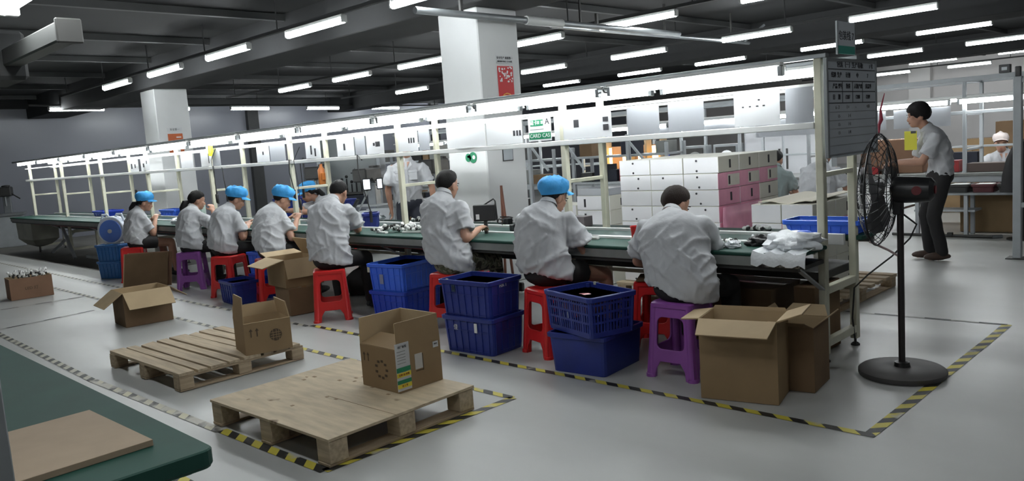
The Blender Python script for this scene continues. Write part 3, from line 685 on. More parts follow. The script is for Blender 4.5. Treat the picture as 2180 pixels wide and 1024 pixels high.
# bins on the bench
crate('blue_bin', 'shallow bright blue bin on the bench end under the whiteboard', M_blueb, .52, .25, .095, (-2.33, 5.455, .754), 0, cat='bin', taper=.9)
crate('blue_bin', 'navy bin with white parts on the far bench end', M_bluem, .55, .35, .10, (-15.4, 5.1, .766), 0, cat='bin', taper=.9)
crate('blue_bin', 'bright blue empty bin on the far bench', M_blueb, .62, .25, .11, (-13.3, 5.44, .754), 0, cat='bin', taper=.9)
crate('blue_bin', 'upright navy bin standing on the bench by the leaning man', M_blue, .20, .16, .16, (-7.08, 4.98, .744), R_(-38), cat='bin', taper=.9)
crate('blue_bin', 'tall navy bin beyond the bench behind the second capped worker', M_blue, .55, .45, .40, (-11.2, 6.5, .55), R_(20), cat='bin', taper=.95)
crate('blue_bin', 'navy bin on the machine table beyond the bench', M_blue, .5, .4, .35, (-10.2, 6.55, .55), R_(10), cat='bin', taper=.95)

# ================================================================ cartons
def carton(name, label, w_, d_, h_, loc, rz=0, flaps=None, m=None, mi=None, fl=None, group=None, cat='carton', closed=False):
    m = m or M_card; mi = mi or M_cardl; T = .005
    t = thing(name, label, cat, loc, rz, group)
    if closed:
        MB().box((0, 0, h_ / 2), (w_, d_, h_)).build('body', m, t, .004)
        MB().box((0, 0, h_), (w_ * .99, .05, .002)).build('tape_strip', mat('brown_tape', (.34, .20, .09), .25), t); return t
    mb = MB()
    o = [(-w_ / 2, -d_ / 2), (w_ / 2, -d_ / 2), (w_ / 2, d_ / 2), (-w_ / 2, d_ / 2)]; i_ = [(x * (1 - 2 * T / w_), y * (1 - 2 * T / d_)) for x, y in o]
    vs = [(x, y, 0) for x, y in o] + [(x, y, h_) for x, y in o] + [(x, y, h_) for x, y in i_] + [(x, y, T) for x, y in i_]
    mb.add(vs, [(3, 2, 1, 0)] + [(k, (k + 1) % 4, 4 + (k + 1) % 4, 4 + k) for k in range(4)])
    mb.mi = 1
    mb.add(vs, [(4 + k, 4 + (k + 1) % 4, 8 + (k + 1) % 4, 8 + k) for k in range(4)] + [(8 + k, 8 + (k + 1) % 4, 12 + (k + 1) % 4, 12 + k) for k in range(4)] + [(12, 13, 14, 15)])
    mb.build('body', [m, mi], t)
    # flaps: side -> (angle, length)
    for side, spec in (flaps or {}).items():
        ang, ln = spec[0], spec[1]; skew = spec[2] if len(spec) > 2 else .012
        hw = (w_ if side in 'FB' else d_) / 2 - .002
        a = math.radians(ang)
        mb = MB(); zt = .004
        for zz, mm in ((0, 0), (zt, 1)):   # outer face then inner face; local: y from hinge inwards, z up when closed
            mb.mi = mm
            z0, z1 = zz - zt, zz
            A = [(-hw, 0), (hw, 0), (hw - skew, ln), (-hw + skew, ln)]
            mb.add([(x, y, z0) for x, y in A] + [(x, y, z1) for x, y in A], [(3, 2, 1, 0), (4, 5, 6, 7), (0, 1, 5, 4), (1, 2, 6, 5), (2, 3, 7, 6), (3, 0, 4, 7)])
        mb.v = [(x, y, -z) for x, y, z in mb.v]
        me = mb.mesh('flap', [m, mi])
        # closed (0 deg): points inwards with the outer face up; 90 upright; >90 leans out
        rot = {'F': 0, 'R': PI / 2, 'B': PI, 'L': -PI / 2}[side]
        off = (d_ if side in 'FB' else w_) / 2 - .002
        f = obj('flap', me, t)
        f.matrix_local = Matrix.Rotation(rot, 4, 'Z') @ Matrix.Translation((0, -off, h_)) @ Matrix.Rotation(a, 4, 'X')
    return t
def printed(t, s, size, loc, rot, m=M_inkb): return text(s, size, m, t, loc, rot, 'printed_mark', .0006)
FR = (PI / 2, 0, 0); RT = (PI / 2, 0, PI / 2); LT = (PI / 2, 0, -PI / 2)
carton('open_carton', 'large open brown carton at the bench end beside the purple stool', .43, .29, .46, (-2.21, 4.02, .003), R_(14), {'F': (205, .145, .02), 'R': (160, .14, .01), 'L': (186, .11, .02), 'B': (100, .02)}, M_card)
b8 = carton('open_carton', 'crumpled brown carton tucked behind the large open one', .27, .30, .375, (-2.05, 4.355, .003), R_(8), {'F': (150, .06, .03), 'R': (140, .09, .03), 'B': (150, .10, .04), 'L': (120, .08, .02)}, M_cardd)
carton('open_carton', 'open carton with drooping flaps on the aisle floor', .41, .45, .34, (-8.30, 2.96, .003), R_(-5), {'F': (215, .22, .008), 'R': (222, .22, .008), 'L': (195, .20), 'B': (215, .20)}, M_cardd)
b1 = carton('open_carton', 'small carton heaped with white lamp parts', .34, .48, .27, (-11.70, 2.80, .003), R_(-5), {}, M_cardr)
printed(b1, 'LED 灯', .05, (.171, 0, .13), RT)
# flat folded cartons leaning in front of a stool
for k, (dx, tilt, lb) in enumerate(((0, -14, 'flattened brown carton leaning against a red stool, front sheet'), (.07, -13, 'flattened brown carton leaning behind another flat one'))):
    t = thing('flat_carton', lb, 'carton', (-10.75 - dx * .6, 3.90 + dx, .003), R_(38), 'flattened cartons leaning by the stool')
    mb = MB(); mb.box((0, 0, .225), (.62, .018, .45)); p = mb.build('folded_sheet', M_cardd if k == 0 else M_cardr, t, .002); p.rotation_euler.x = R_(tilt)
    mb = MB(); mb.box((-.305, 0, .225), (.012, .022, .45)); p = mb.build('folded_edge', M_cardl, t); p.rotation_euler.x = R_(tilt)
# stacked cartons beside the leaning man
carton('closed_carton', 'lower brown carton under the one with the folded flap', .36, .34, .27, (-7.12, 4.05, .003), R_(-8), closed=True, m=M_cardd)
carton('open_carton', 'upper brown carton of the stack with one wide folded flap', .44, .40, .28, (-7.20, 4.08, .275), R_(-6), {'F': (195, .22, .03), 'R': (262, .19, .01), 'B': (60, .2), 'L': (170, .18)}, M_card)
# cartons on the pallets
PT1, PT2 = .131, .151
b5 = carton('open_carton', 'carton with upright flap standing on the slatted pallet', .30, .34, .235, (-5.475, 2.785, PT1), R_(-13), {'L': (97, .09, .004), 'F': (86, .19, .03), 'R': (-62, .12, .004), 'B': (80, .12, .004)}, M_card)

def arrows(t, c, ax_, s=1.0):
    for q in (-.022, .022):
        mb = MB(); n = V(1, 0, 0) if ax_ == 'R' else V(0, -1, 0); u = V(0, 1, 0) if ax_ == 'R' else V(1, 0, 0); o = V(c) + u * q * s
        P = [(-.004, -.03), (.004, -.03), (.004, .012), (.014, .012), (0, .032), (-.014, .012), (-.004, .012)]
        A = [o + u * x * s + V(0, 0, z * s) for x, z in P]; B_ = [p + n * .001 for p in A]; k = len(A)
        mb.add(A + B_, [tuple(range(k, 2 * k)), tuple(reversed(range(k)))] + [(i, (i + 1) % k, k + (i + 1) % k, k + i) for i in range(k)]); mb.build('printed_mark', M_inkb, t)
arrows(b5, (.1502, -.10, .16), 'R')

mb = MB(); mb.lathe([(.045, 0), (.045, .001)], 18, (.1505, .055, .12), (1, 0, 0)); mb.build('printed_mark', M_inkb, b5)
mb = MB()
for q in (-.018, .0, .018): mb.box((.152, .055, .12 + q), (.001, .075, .005))
for q in (-.02, .005, .022): mb.box((.152, .055 + q, .12), (.001, .004, .08))
mb.build('printed_mark', M_card, b5)
b6 = carton('open_carton', 'carton with upright flaps and a green and yellow label on the plywood pallet', .35, .325, .25, (-3.77, 2.775, PT2), R_(1), {'L': (88, .155, .004), 'F': (18, .14, .03), 'R': (87, .155, .004), 'B': (88, .155, .004)}, M_card)
lab = MB(); lab.box((.177, -.125, .15), (.003, .10, .275)); lab.build('paper_label', M_paper, b6)
for z, h_, m in ((.035, .03, M_gsign), (.005, .028, mat('label_yellow', (.70, .60, .05), .5)), (-.035, .024, M_gsign), (-.06, .026, mat('label_yellow', (.70, .60, .05), .5))):
    MB().box((.179, -.125, z + .10), (.002, .10, h_ * .9)).build('colour_band', m, b6)
text('出厂标签', .016, M_ink, b6, (.1795, -.125, .265), RT)
for z in (.24, .222, .205, .19, .172): MB().box((.179, -.135, z), (.001, .06, .003)).build('text_line', M_grey, b6)
for z, s in ((.105, '合格 品 检验'), (.040, '合 2 号')): text(s, .014, M_orange if False else M_redd, b6, (.1805, -.125, z), RT)
MB().box((.1765, -.01, .155), (.002, .055, .09)).build('paper_label', mat('grey_label', (.52, .50, .47), .6), b6)
mb = MB(); mb.box((.1765, .022, .145), (.002, .005, .10)); mb.box((.1765, -.005, .10), (.002, .055, .005)); mb.build('dark_stain', M_inkb, b6)
MB().box((.1765, .125, .225), (.002, .04, .035)).build('paper_label', M_paper, b6); text('0071', .012, M_ink, b6, (.1785, .125, .228), RT)
arrows(b6, (-.12, -.1627, .18), 'F', .85)
mb = MB()
for k in range(9): mb.box((.02 + .05 * math.cos(k * .7), -.1632, .12 + .05 * math.sin(k * .7)), (.022, .001, .014))
mb.build('printed_mark', M_inkb, b6)

# ================================================================ pallets
r5 = random.Random(11)
p1 = thing('slatted_pallet', 'slatted wooden pallet with gaps between its boards', 'pallet', (-5.98, 2.55, .003), R_(1))
LX, LY = 1.26, .96
for ix in (-1, 0, 1):
    for iy in (-1, 0, 1):
        MB().box((ix * (LX / 2 - .05), iy * (LY / 2 - .05), .053), (.10, .10, .075)).build('block', M_woody, p1, .003)
    MB().box((ix * (LX / 2 - .05), 0, .0075), (.09, LY, .014)).build('bottom_board', M_woody, p1, .002)
    MB().box((ix * (LX / 2 - .05), 0, .0985), (.09, LY, .016)).build('cross_board', M_woody, p1, .002)
ys = [-LY / 2]; wd = [.115, .075, .125, .085, .14, .085, .105, .09]
for i, w_ in enumerate(wd):
    y = ys[-1]; g = .014 + .006 * r5.random(); ys.append(y + w_ + g - .0005)
    bmx = MB(); n = 6; lo, hi = [], []
    for k in range(n + 1):
        lo.append((-LX / 2 + LX * k / n, y + r5.uniform(0, .006))); hi.append((-LX / 2 + LX * k / n, y + w_ - r5.uniform(0, .006)))
    ja = r5.uniform(-.012, .012); lo = [(q[0], q[1] + q[0] * ja * .5) for q in lo]; hi = [(q[0], q[1] + q[0] * ja * .5) for q in hi]
    if i in (2, 5): lo = [(q[0] * (.93 if q[0] < 0 else 1), q[1]) for q in lo]
    bmx.prism(lo + hi[::-1], .1068 + r5.uniform(0, .0015), .127 + r5.uniform(-.003, .002)); o = bmx.build('deck_board', M_wood, p1)
p2 = thing('plywood_pallet', 'pallet with a stained plywood top under the labelled carton', 'pallet', (-3.93, 2.44, .003), R_(2.0))
LX, LY = 1.20, 1.0
for ix in (-1, 0, 1):
    for iy in (-1, 0, 1):
        MB().box((ix * (LX / 2 - .06), iy * (LY / 2 - .06), .073), (.11, .11, .115)).build('block', M_wood, p2, .003)
    MB().box((ix * (LX / 2 - .06), 0, .008), (.10, LY, .015)).build('bottom_board', M_woody, p2, .002)
mb = MB(); mb.box((0, 0, .139), (LX, LY, .015)); mb.build('plywood_top', M_ply, p2, .001)
MB().box((.30, -.08, .1472), (.62, .003, .001)).build('crack', M_plyedge, p2)
for k in range(14): 
    MB().box((r5.uniform(-.5, .3), r5.uniform(-.4, .4), .147), (r5.uniform(.012, .03), r5.uniform(.008, .02), .0012)).build('knot', M_plyedge, p2)

# ================================================================ pedestal fan
f = thing('pedestal_fan', 'black pedestal fan with wire cage on a round base', 'fan', (-1.63, 4.82, .0025))
MB().lathe([(.235, 0), (.24, .012), (.24, .03), (.225, .042), (.06, .052), (.055, .05)], 40).build('base', mat('fan_base', (.075, .070, .068), .55, var=.1, scale=5), f, smooth=True)
MB().lathe([(.045, .05), (.04, .075), (.022, .08)], 18).build('collar', M_black, f, smooth=True)
MB().tube([(0, 0, .06), (0, 0, .98)], .0185, 14).build('pole', mat('fan_pole', (.022, .018, .018), .3), f, smooth=True)
ax = V(-.99, -.115, .02).normalized(); sd = V(0, 0, 1).cross(ax).normalized(); upv = ax.cross(sd)
H0 = V(-.03, 0, 1.095)
MB().box((-.01, 0, 1.0), (.05, .05, .10)).build('tilt_joint', M_black, f, .006)
mb = MB(); mb.lathe([(.045, -.21), (.068, -.19), (.075, -.12), (.078, -.02), (.07, .0), (.03, .02)], 20, H0, ax); mb.build('motor_housing', M_black, f, smooth=True)
mb = MB(); mb.lathe([(.025, -.216), (.022, -.209), (.006, -.208)], 14, H0, ax); mb.build('rear_knob', mat('maroon_ring', (.16, .02, .025), .4), f)
mb = MB(); q = H0 + sd * .0 + upv * 0
for s in (-1, 1):
    mb = MB(); mb.lathe([(.026, 0), (.026, .004), (.016, .004), (.016, .003)], 16, H0 - ax * .13 + sd * s * .073, sd * s)
    mb.build('badge', mat('maroon_ring', (.16, .02, .025), .4), f)
CR, CZ = .325, .085
mb = MB()
for s in (-1, 1):
    for k in range(34):
        a = 2 * PI * k / 34; e = sd * math.cos(a) + upv * math.sin(a); pts = []
        for rr, dd in ((.055, .085), (.16, .078), (.25, .055), (.30, .028), (CR, 0)):
            pts.append(H0 + ax * (CZ + s * dd) + e * rr)
        mb.tube(pts, .0021, 4, False)
o = mb.build('guard_wires', M_black, f); o['kind'] = 'stuff'
def ringt(c, r_, th): 
    return MB().tube([c + (sd * math.cos(2 * PI * k / 40) + upv * math.sin(2 * PI * k / 40)) * r_ for k in range(41)], th, 6, False)
ringt(H0 + ax * CZ, CR, .006).build('guard_rim', M_black, f)
for s in (-1, 1):
    for rr, dd in ((.16, .078), (.25, .055)): ringt(H0 + ax * (CZ + s * dd), rr, .0025).build('guard_ring', M_black, f)
mb = MB(); mb.lathe([(.056, 0), (.056, .006), (.04, .014)], 20, H0 + ax * (CZ + .082), ax); mb.build('guard_hub', M_black, f)
mb = MB(); mb.lathe([(.045, -.02), (.045, .03), (.02, .05)], 16, H0 + ax * CZ, ax); mb.build('blade_hub', mat('fan_blade', (.10, .10, .105), .4), f)
for k in range(3):
    a0 = 2 * PI * k / 3 + .5; mb = MB(); vs = []
    for i in range(6):
        rr = .04 + .045 * i; wd_ = .5 + .16 * min(i, 3)
        for j in range(4):
            a = a0 + (-.5 + j / 3) * wd_ * 1.5; dz = (j / 3 - .5) * .055
            vs.append(H0 + ax * (CZ + dz) + (sd * math.cos(a) + upv * math.sin(a)) * rr)
    n = len(vs); vs2 = [p + ax * .003 for p in vs]; fs = []
    for i in range(5):
        for j in range(3):
            q = (i * 4 + j, i * 4 + j + 1, i * 4 + j + 5, i * 4 + j + 4); fs += [q, tuple(n + z for z in reversed(q))]
    edge = [(i * 4) for i in range(6)] + [20 + j for j in (1, 2, 3)] + [(i * 4 + 3) for i in (4, 3, 2, 1, 0)] + [2, 1]
    for a, b in zip(edge, edge[1:] + edge[:1]): fs.append((b, a, n + a, n + b))
    mb.add(vs2 if False else vs + vs2, fs); mb.build('blade', mat('fan_blade', (.10, .10, .105), .4), f, smooth=True)
# ribbon tied on the cage, and its cable
rb = H0 + ax * CZ + upv * CR
MB().tube([rb, rb + V(.0, .005, .05), rb + V(.01, .01, .08), rb + V(.0, .03, .14), rb + V(.02, .04, .23)], [.004, .008, .011, .006, .002], 6).build('ribbon', mat('red_ribbon', (.34, .03, .06), .6), f)
ft = H0 + ax * (CZ + .05) - upv * CR * .98
MB().tube([(0, 0, .70), ft * .4 + V(0, 0, .43), ft + V(0, 0, .01)], .007, 6).build('tie_string', mat('pink_string', (.42, .32, .32), .7), f)
mb = MB(); mb.tube([(.0, .015, .96), (.05, .12, .88), (.02, .10, .80), (-.1, .15, .68), (-.28, .25, .54), (-.42, .38, .42), (-.46, .44, .20), (-.45, .46, .02)], .0055, 6); mb.build('power_cable', M_rub, f)

# ================================================================ white carton stacks behind the bench
def wbox_proto(front=True):
    t = thing('white_carton', '', 'carton'); W_, D_, H_ = .352, .372, .1455
    mb = MB(); mb.box((0, 0, H_ / 2), (W_ - .004, D_ - .004, H_ - .003)); me = mb.mesh('body', [M_wbox, M_kbox, M_pink], .003)
    return t, me, (W_, D_, H_)
def wstack(x0, y0, z0, nx, ny, nz, W_, D_, H_, pinkfn, group, lab, slots_front=False, dots=True):
    body = {}
    for mode in ('plain', 'pink'):
        mb = MB(); mb.box((0, 0, H_ / 2), (W_ - .004, D_ - .004, H_ - .003)); me = mb.mesh('body', [M_wbox, M_kbox if mode == 'plain' else M_pink, M_kbox], .003)
        for p in me.polygons: p.material_index = 1 if p.normal.x > .7 else (2 if p.normal.z > .7 else 0)
        body[mode] = me
    mb = MB(); mb.box((0, 0, 0), (.004, .028, .075)); slotx = mb.mesh('handle_slot', [M_ink])
    mb = MB(); mb.box((0, 0, 0), (.024, .004, .085)); sloty = mb.mesh('handle_slot', [M_ink])
    mb = MB(); mb.lathe([(.010, 0), (.010, .003)], 10, (0, 0, 0), (0, -1, 0)); dot = mb.mesh('printed_dot', [M_ink])
    mb = MB(); mb.box((0, 0, 0), (.004, .20, .10)); kp = mb.mesh('bare_patch', [M_kbox])
    for iz in range(nz):
        for iy in range(ny):
            for ix in range(nx):
                pass
                pk = pinkfn(ix, iy, iz)
                t = thing('white_carton', '', 'carton', (x0 + (ix + .5) * W_, y0 + (iy + .5) * D_, z0 + iz * H_), R_(random.uniform(-.8, .8)), group)
                place = 'layer %s from the top' % ORD[nz - 1 - iz]
                t['label'] = '%s, %s, %s column, %s row back' % (lab, place, ORD[ix], ORD[iy])
                obj('body', body['pink' if pk else 'plain'], t)
                if ix == nx - 1: 
                    obj('handle_slot', slotx, t, (W_ / 2 - .001, .02 + random.uniform(-.02, .02), H_ * .5))
                    if pk == 2: obj('bare_patch', kp, t, (W_ / 2 - .0025, .08, H_ * .5))
                if iy == 0:
                    if slots_front: obj('handle_slot', sloty, t, (-W_ / 2 + .11, -D_ / 2 + .001, H_ * .5))
                    elif dots and random.random() < .8:
                        obj('printed_dot', dot, t, (random.uniform(-.05, .05), -D_ / 2 + .002, H_ * .78)); obj('printed_dot', dot, t, (random.uniform(-.05, .05), -D_ / 2 + .002, H_ * .16))
wstack(-4.66, 6.2, .125, 3, 3, 8, .355, .372, .1455, lambda x, y, z: 0 if (z == 7 or x < 2) else (2 if z == 6 else (1 if y < 2 else 0)), 'white cartons stacked on the pallet', 'white carton in the tall stack')
wstack(-3.19, 6.0, .125, 2, 2, 5, .26, .43, .153, lambda x, y, z: 1 if z == 3 else 0, 'white cartons in the low stack', 'white carton in the low stack', dots=False)
wstack(-5.47, 6.5, .01, 1, 1, 6, .44, .36, .153, lambda x, y, z: 0, 'white cartons with handle slots', 'white carton with black handle slot', slots_front=True)
wstack(-6.05, 6.7, .01, 1, 1, 5, .40, .36, .16, lambda x, y, z: 0, 'white cartons beside the column', 'white carton beside the column', dots=False)
# pink film sheet around the pallet stack, kraft sheet on the low stack
t = thing('pink_film_sheet', 'pink plastic film wrapped over the side of the tall carton stack', 'film', (-3.585, 6.60, .60))
mb = MB(); n = 10; A = []
for i in range(n + 1):
    y = -.38 + .72 * i / n; A.append([V(.006 + .010 * abs(math.sin(i * 2.1 + j)), y, z) for j, z in enumerate((-.44, -.25, -.05, .12, .24))])
vs = [p for a in A for p in a]; k = 5; fs = [(i * k + j, i * k + j + 1, (i + 1) * k + j + 1, (i + 1) * k + j) for i in range(n) for j in range(k - 1)]
mb.add(vs, fs); o = mb.build('film', M_pink, t, smooth=True); sm = o.modifiers.new('thick', 'SOLIDIFY'); sm.thickness = .004
t = thing('kraft_sheet', 'buckled kraft board lying on the low white carton stack', 'board', (-2.92, 6.42, .893))
mb = MB(); n = 8; lo = [(-.24 + .46 * i / n, .012 * math.sin(i * 1.1) + .012) for i in range(n + 1)]
mb.add([(x, -.36, z) for x, z in lo] + [(x, .40, z + .01) for x, z in lo] + [(x, -.36, z + .006) for x, z in lo] + [(x, .40, z + .016) for x, z in lo],
       [(i, i + 1, n + 2 + i, n + 1 + i) for i in range(n)] + [(2 * n + 3 + i, 3 * n + 4 - 0 + i - 1 + 0, 3 * n + 4 + i, 2 * n + 2 + i + 0) for i in range(0)])
o = mb.build('sheet', M_card if False else mat('kraft_sheet', (.70, .65, .54), .7), t); sm = o.modifiers.new('thick', 'SOLIDIFY'); sm.thickness = .006
# pallet below the stacks
for nm, (x0, x1, y0, y1), lb in (('wooden_pallet', (-4.7, -3.45, 6.1, 7.4), 'wooden pallet under the tall white carton stack'), ('wooden_pallet', (-3.3, -2.55, 5.95, 7.45), 'wooden pallet under the low white carton stack')):
    t = thing(nm, lb, 'pallet', ((x0 + x1) / 2, (y0 + y1) / 2, .003), 0, 'pallets behind the bench'); a, b_ = x1 - x0, y1 - y0
    for ix in (-1, 0, 1):
        for iy in (-1, 0, 1): MB().box((ix * (a / 2 - .06), iy * (b_ / 2 - .06), .05), (.1, .1, .08)).build('block', M_woody, t, .003)
        MB().box((ix * (a / 2 - .06), 0, .0055), (.09, b_, .011)).build('bottom_board', M_woody, t)
    for k in range(9): MB().box((0, -b_ / 2 + .06 + (b_ - .12) * k / 8, .105), (a, .1, .028)).build('deck_board', M_wood, t, .002)
# ================================================================ people
def remesh(mb, name, m, vox, it=6, disp=None):
    me = mb.mesh(name + '_src', [m]); t = bpy.data.objects.new('tmp', me); COL.objects.link(t)
    r = t.modifiers.new('r', 'REMESH'); r.mode = 'VOXEL'; r.voxel_size = vox; r.use_smooth_shade = True
    s = t.modifiers.new('s', 'SMOOTH'); s.factor = .5; s.iterations = it
    out = bpy.data.meshes.new_from_object(t.evaluated_get(bpy.context.evaluated_depsgraph_get()))
    bpy.data.objects.remove(t); bpy.data.meshes.remove(me)
    out.name = name; out.materials.clear(); out.materials.append(m)
    if disp:
        n = len(out.vertices); nr = [v.normal.copy() for v in out.vertices]
        for v, q in zip(out.vertices, nr): v.co = v.co + q * disp(v.co, q)
    out.polygons.foreach_set('use_smooth', [True] * len(out.polygons)); out.update()
    return out
def bez(a, b, c, t):
    # through b at t=.5
    k = b * 2 - (a + c) * .5
    return a * (1 - t) ** 2 + k * 2 * t * (1 - t) + c * t * t
def ik(s, t, a, b, pole):
    d = t - s; L = d.length
    if L > a + b - .01: t = s + d * ((a + b - .01) / L); d = t - s; L = d.length
    u = d.normalized(); x = (a * a - b * b + L * L) / (2 * L); h_ = math.sqrt(max(a * a - x * x, 1e-6))
    p = (pole - u * pole.dot(u)).normalized()
    return s + u * x + p * h_, t
def hand(mb, wr, d, n, side, curl=.9, s=1.0):
    """palm plus four unequal bent fingers and a thumb; d along the hand, n palm normal"""
    d = d.normalized(); n = (n - d * n.dot(d)).normalized(); x = d.cross(n) * side
    R = Matrix((x, d, n)).transposed()
    mb.ell(wr + d * .045 * s, (.040 * s, .052 * s, .017 * s), R, 12, 8)
    for k, ln in enumerate((.074, .083, .077, .060)):
        b0 = wr + d * (.082 - .004 * abs(k - 1)) * s + x * (.031 - .0207 * k) * s
        a = .25 + curl * .35; p, q = b0, d; rad = .0088 * s
        for j, fr in enumerate((.45, .32, .23)):
            dd = (d * math.cos(a) + n * math.sin(a) + x * (.05 - .035 * k)).normalized(); p2 = p + dd * ln * fr * s
            mb.cap_seg(p, p2, rad, rad * .93, 8); p = p2; rad *= .93; a += curl * .62
    t0 = wr + d * .022 * s + x * .028 * s; t1 = t0 + (d * .6 + x * .75 + n * .25).normalized() * .042 * s; t2 = t1 + (d * .9 + x * .05 + n * .5).normalized() * .034 * s
    mb.cap_seg(t0, t1, .0125 * s, .0105 * s, 8); mb.cap_seg(t1, t2, .0105 * s, .0085 * s, 8)
def person(label, S):
    pel, che, nek, hed = V(S['pel']), V(S['che']), V(S['nek']), V(S['hed'])
    f = V(S['f'][0], S['f'][1], 0).normalized(); up = V(0, 0, 1); r = V(f.y, -f.x, 0)
    hf = V(S['hf']).normalized(); g = S.get('g', 1.0); sw = S.get('sw', .165); seated = S.get('seated', True)
    root = thing('person', label, 'person', (pel.x, pel.y, 0), 0, S.get('group'))
    O = V(pel.x, pel.y, 0)
    vox = S.get('vox', .0085)
    spine = [bez(pel, che, nek, t / 10) for t in range(11)]
    tup = (nek - che).normalized()
    # frames
    body = MB()
    hu = (up - hf * hf.z).normalized(); hr = hf.cross(hu); HR = Matrix((hr, hf, hu)).transposed()
    hs = S.get('hs', 1.0)
    def HP(x, y, z): return hed + HR @ V(x * hs, y * hs, z * hs)
    body.ell(HP(0, -.005, .025), (.074 * hs, .093 * hs, .093 * hs), HR, 18, 12)
    body.ell(HP(0, .025, -.035), (.060 * hs, .066 * hs, .075 * hs), HR, 16, 10)
    body.ell(HP(0, .048, -.082), (.034 * hs, .036 * hs, .026 * hs), HR, 12, 8)
    body.ell(HP(0, .093, -.030), (.013 * hs, .017 * hs, .016 * hs), HR, 8, 6); body.cap_seg(HP(0, .082, .005), HP(0, .096, -.026), .009 * hs, .011 * hs, 8)
    for s in (-1, 1):
        body.ell(HP(s * .079, -.010, -.012), (.012 * hs, .022 * hs, .035 * hs), HR, 10, 8)
        body.ell(HP(s * .035, .062, -.02), (.026 * hs, .02 * hs, .022 * hs), HR, 10, 6)
    body.cap_seg(nek - tup * .03, HP(0, -.02, -.06), .056 * g ** .5, .052, 12)
    body.tube([pel] + spine[3:10:3] + [nek - tup * .05, nek], [.085, .085, .085, .065, .05, .05], 14)
    sh = {}; el = {}; wr = {}
    for s, k in ((-1, 'L'), (1, 'R')):
        sj = nek - tup * S.get('drop', .10) + r * s * sw + f * .0 + up * S.get('raise' + k, 0)
        T = V(S['hand' + k]); pole = V(S['pole' + k]) if 'pole' + k in S else (r * s * .55 - up * .9 - f * .35)
        la, lb = S.get('arm', (.285, .25))
        e, w_ = ik(sj, T, la, lb, pole); sh[k], el[k], wr[k] = sj, e, w_
        body.cap_seg(sj, e, .047, .041, 12); body.cap_seg(e, e.lerp(w_, .35), .041, .041, 12); body.cap_seg(e.lerp(w_, .35), w_, .041, .027, 12)
        hd = (w_ - e).normalized(); hd = (hd + V(S.get('hdir' + k, (0, 0, 0)))).normalized()
        hand(body, w_, hd, V(S.get('hn' + k, (0, 0, -1))) + f * .01 + r * .013, s, S.get('curl', .8), S.get('hsz', 1.0))
    kn = {}; an = {}
    for s, k in ((-1, 'L'), (1, 'R')):
        hp = pel + r * s * .085 - up * .01
        kn[k] = V(S['knee' + k]) if 'knee' + k in S else (hp + f * .40 + r * s * .08 - up * .05 if seated else None)
        an[k] = V(S['ankle' + k]) if 'ankle' + k in S else V(kn[k].x + f.x * .03, kn[k].y + f.y * .03, .085)
        if kn[k] is None: kn[k], an[k] = ik(hp, an[k], .425, .40, f)
        body.cap_seg(hp, kn[k], .080 * g ** .5, .056, 12); body.cap_seg(kn[k], kn[k].lerp(an[k], .35), .055, .055, 12); body.cap_seg(kn[k].lerp(an[k], .35), an[k], .055, .036, 12)
        fd = V(S.get('foot' + k, (f.x, f.y, 0))).normalized()
        body.cap_seg(an[k] - up * .03, V(an[k].x, an[k].y, .035) + fd * .12, .036, .028, 10)
        mb = MB(); c = V(an[k].x, an[k].y, .045) + fd * .05; mb.ell(c, (.046, .135, .045), Matrix((V(fd.y, -fd.x, 0), fd, up)).transposed(), 14, 8, lambda d: 1 if d.z > -.55 else .9)
        mb.v = [(x - O.x, y - O.y, max(z, .004)) for x, y, z in mb.v]; mb.build('shoe', S.get('shoe', M_rub), root, smooth=True)
    body.v = [(x - O.x, y - O.y, max(z, .006)) for x, y, z in body.v]
    bo = obj('body', remesh(body, 'body', M_skin, vox, 4), root)
    # ---------- shirt
    sm = S.get('shirt', M_shirt)
    mb = MB(); rings = []; N = 26
    hem = S.get('hem', -.03)
    prof = [(-.10, .19, .158), (.0, .196, .163), (.14, .194, .16), (.32, .19, .150), (.52, .192, .142), (.70, .196, .138), (.84, .188, .122), (.91, .155, .102), (.97, .098, .084), (1.02, .068, .070), (1.05, .060, .062)]
    if not seated: prof = [(-.14, .178, .125), (.0, .176, .123), (.2, .168, .118), (.45, .172, .122), (.68, .182, .122), (.84, .174, .108), (.91, .145, .092), (.97, .092, .074), (1.02, .066, .062), (1.05, .058, .056)]
    for t, a, b in prof:
        c = bez(pel, che, nek, t) if t >= 0 else pel + (pel - bez(pel, che, nek, .1)) * (-t * 10) * .6
        tg = (bez(pel, che, nek, min(t + .05, 1.05)) - bez(pel, che, nek, max(t - .05, 0))).normalized()
        if t <= 0: tg = (tg + up * 2).normalized()
        rr = (r - tg * r.dot(tg)).normalized(); bk = rr.cross(tg) * -1
        if t > .8: k_ = 1
        else: k_ = g
        rings.append([c + rr * a * k_ * math.cos(2 * PI * j / N) + bk * b * k_ * math.sin(2 * PI * j / N) for j in range(N)])
    mb.ring_loft(rings)
    for k, s in (('L', -1), ('R', 1)):
        d = (el[k] - sh[k]); u = d.normalized(); i0 = sh[k] - r * s * .05 - tup * .015
        mb.ell(sh[k] + r * s * .0 - tup * .012, (.064 * g ** .5, .064 * g ** .5, .062), None, 12, 8)
        e0 = sh[k] + d * .78; x = u.cross(up if abs(u.z) < .9 else f).normalized(); y = u.cross(x)
        rg = []
        for q, rad in ((-.1, .058), (.1, .068), (.35, .076), (.55, .081), (.70, .086), (.74, .084)):
            c = sh[k] + d * q - up * .012 * q; rg.append([c + (x * math.cos(2 * PI * j / 16) + y * math.sin(2 * PI * j / 16)) * rad * g ** .4 for j in range(16)])
        mb.ring_loft(rg)
    mb.v = [(x - O.x, y - O.y, z) for x, y, z in mb.v]
    seed = S.get('seed', 1) * 7.3; A = S.get('fold', .016); ctr = V(0, 0, 0)
